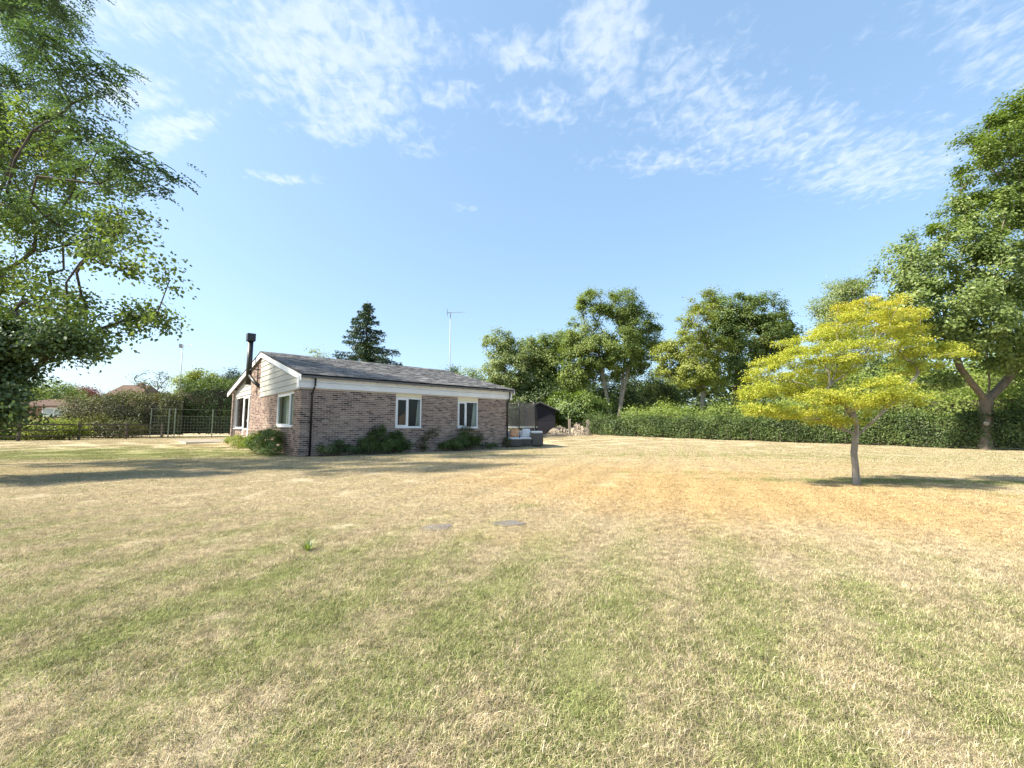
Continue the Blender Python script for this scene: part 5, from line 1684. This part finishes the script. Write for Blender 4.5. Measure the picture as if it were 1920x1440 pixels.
T('dark_conifer', 'blue green conifer top beside the bright bush left of the bungalow', [[(432, 790, 0), (432, 740, 0)]], 50, [(432, 712, 0, 14, 18), (420, 725, 0, 16, 14), (440, 740, 0, 20, 30)], 70, 90, .7, .2, 'lf_spruce', 'bark_dark', .1, 98, 'trees behind the left boundary')
T('twiggy_shrub', 'thin twiggy shrub with bare shoots above the hedge gap', [[(285, 780, 0), (285, 745, 0)]], 42, [(280, 715, 0, 22, 18), (300, 712, 0, 14, 18), (265, 722, 0, 12, 10)], 60, 14, .4, .14, 'lf_hedge_brown', 'bark_dark', .06, 99, 'trees behind the left boundary', bare=14)
b = gz(-27.2, 24.4)
shrub('golden_shrub', 'spreading yellow green shrub behind the rail fence on the left', 'shrub', b[0], b[1], [lobe(100, 806, 24.5, 40, 13, .9), lobe(85, 800, 24.3, 28, 10, .7), lobe(125, 808, 24.7, 26, 13, .7), lobe(70, 812, 24.4, 20, 10, .6)], 150, 90, .42, .10, M['lf_lime'], 100, 'trees behind the left boundary', .03, seg=.4)
b = gz(-31, 25.5)
shrub('privet_shrub', 'mid green shrub at the far left edge behind the fence', 'shrub', b[0], b[1], [lobe(0, 795, 24.5, 30, 28, 1.0), lobe(-30, 760, 24.5, 45, 50, 1.0), lobe(30, 808, 26, 26, 14, .9)], 150, 90, .5, .12, M['lf_field'], 101, 'trees behind the left boundary', .03, seg=.4)
b = gz(-26.6, 29.2)
shrub('straggly_shrub', 'straggly browned shrub growing out of the hedge foot behind the rail fence', 'shrub', b[0], b[1], [lobe(185, 800, 28.5, 40, 20, .7), lobe(235, 805, 28.5, 36, 14, .7)], 100, 60, .45, .10, M['lf_hedge_brown'], 102, 'trees behind the left boundary', .03, seg=.4)


def spruce(label, x_, y_, h_, rmax, seed):
    r = np.random.default_rng(seed)
    z0 = float(ground(x_, y_))
    t = thing('spruce_tree', label, 'tree', (x_, y_, z0))
    k = MB(); k.tube([(0, 0, 0), (0, 0, h_ * .5), (0, 0, h_)], [.22, .13, .02], 8); trn = k.build('trunk', M['bark_dark'], t, True)
    P, D = [], []
    br = MB()
    z = h_ * .12
    while z < h_ - .15:
        f = 1 - z / h_
        nb = int(5 + 3 * f)
        for b_ in range(nb):
            a = r.random() * 6.283
            ln = rmax * (f ** .85) * r.uniform(.6, 1.12) + .15
            dirv = np.array([math.cos(a), math.sin(a), 0])
            q = [np.array([0, 0, z]) + dirv * ln * s_ + np.array([0, 0, -.30 * ln * s_ + .22 * ln * s_ * s_]) for s_ in np.linspace(0, 1, 6)]
            br.tube([q[0], q[3], q[5]], [.03, .018, .006], 4, False)
            m = int(34 * ln) + 14
            s_ = r.random(m) ** .7
            base = np.array([0, 0, z]) + dirv * (ln * s_)[:, None]; base[:, 2] += -.30 * ln * s_ + .22 * ln * s_ ** 2
            lat = r.normal(0, .16 * (1.15 - s_) * ln ** .6 + .05, m); sd = np.array([-dirv[1], dirv[0], 0])
            base += sd * lat[:, None]; base[:, 2] -= np.abs(r.normal(0, .16, m))
            P.append(base); D.append(dirv * .6 + sd * np.sign(lat)[:, None] * .5 + np.array([0, 0, -.55]) + r.normal(0, .3, (m, 3)))
        z += .22 + .22 * f
    br.build('branches', M['bark_dark'], trn)
    P, D = np.concatenate(P), unit(np.concatenate(D))
    nr = unit(np.array([0, 0, 1.]) + r.normal(0, .6, P.shape))
    link_mesh('crown', leaf_mesh('crown', P, nr, D, .34 * (.6 + .6 * r.random(len(P))), r, .3, .06), M['lf_spruce'], t)


p = at(682, 790, 42)
spruce('dark spruce standing behind the bungalow roof', p[0], p[1], at(682, 566, 42)[2] - .2, 6.6, 110)

# boundary hedge on the right, with the stakes at its foot
HP = [(6.2, 35.6, 1.4), (9.3, 31.9, 1.3), (13.9, 28.8, 1.35), (18.0, 26.2, 1.5), (21.2, 23.8, 1.65), (23.9, 20.6, 1.75), (25.5, 17.5, 1.75)]
hedge('hedge', 'long clipped dark green hedge along the right side of the lawn', HP, 1.3, 1.7, 95000, .095, M['lf_hedge'], 121, .24, .11, wispy=.12)
rs = random.Random(3)
cumx = [h_[0] for h_ in HP]
ORD = ['first', 'second', 'third', 'fourth', 'fifth', 'sixth', 'seventh', 'eighth', 'ninth', 'tenth']
for i in range(10):
    x_ = 12.0 + i * 1.0 + rs.uniform(-.25, .25)
    y_ = float(np.interp(x_, cumx, [h_[1] for h_ in HP])) - .80
    k = MB(); hh = rs.uniform(.4, .8); k.tube([(0, 0, -.05), (rs.uniform(-.08, .08), 0, hh)], [.024, .016], 6)
    o = k.build('hedge_stake', M['darktimber']); o.location = tuple(gz(x_, y_))
    tag(o, 'thin dark wooden stake at the foot of the long hedge, %s from the left' % ORD[i], 'stake', 'stakes along the hedge foot')

# rough bank of tall growth behind that hedge, field hill and woods beyond
def bank(name, label, path, w, h, n, size, mat, seed, wispy=.3):
    t = hedge(name, label, path, w, h, n, size, mat, seed, .3, .15, None, True, wispy=wispy)
    t['category'] = 'bank'
    return t


bank('bramble_bank', 'bright green bank of tall rough growth behind the right hedge', [(9.5, 36.0, 1.8), (14.5, 32.5, 1.95), (19, 29.8, 2.2), (24.5, 26.5, 2.9), (29, 23, 3.3), (33, 19, 3.4)], 4.0, 2.8, 60000, .15, M['lf_bank'], 131)
bank('meadow_bank', 'higher pale green bank of growth far behind the oak trunk', [(26, 40, 4.0), (36, 34, 5.4), (46, 27, 5.8), (52, 20, 5.6)], 7.0, 5, 40000, .24, M['lf_bank'], 132)


def far_wood(label, pts_, n, size, mat, seed, name='far_wood'):
    r = np.random.default_rng(seed)
    pts_ = np.array(pts_, float)
    k = r.integers(0, len(pts_) - 1, n); t_ = r.random(n)[:, None]
    q = pts_[k] * (1 - t_) + pts_[k + 1] * t_
    s = q[:, 0] * .11
    top = q[:, 2] * (1 + .18 * np.sin(s * 1.9) + .12 * np.sin(s * 4.7 + 1))
    P = np.stack([q[:, 0] + r.normal(0, 2, n), q[:, 1] + r.normal(0, 3, n), top * r.random(n) ** .6], 1)
    nr = unit(np.array([0, -.5, .7]) + r.normal(0, .6, (n, 3)))
    o = link_mesh(name, leaf_mesh(name, P, nr, unit(r.normal(size=(n, 3))), size * (.6 + .8 * r.random(n)), r, .7, .15), M[mat])
    tag(o, label, None, None, 'stuff')


far_wood('far off wood along the horizon beyond the gardens on the left', [(-150, 92, 9), (-110, 98, 7), (-80, 100, 7), (-50, 102, 6), (-20, 104, 7), (10, 104, 8)], 16000, 1.1, 'lf_far', 141)
far_wood('far off wood along the horizon beyond the hedge on the right', [(0, 95, 9), (40, 90, 11), (80, 80, 13), (120, 60, 16)], 18000, 1.1, 'lf_far', 142)
# washing line tied to the oak
k = MB(); a, b = at(1862, 783, 21.2), at(1990, 786, 21.6)
k.tube([a, (a + b) / 2 - np.array([0, 0, .05]), b], .012, 5)
o = k.build('rope_line', M['cush']); tag(o, 'thin white rope line running right from the oak trunk', 'rope')
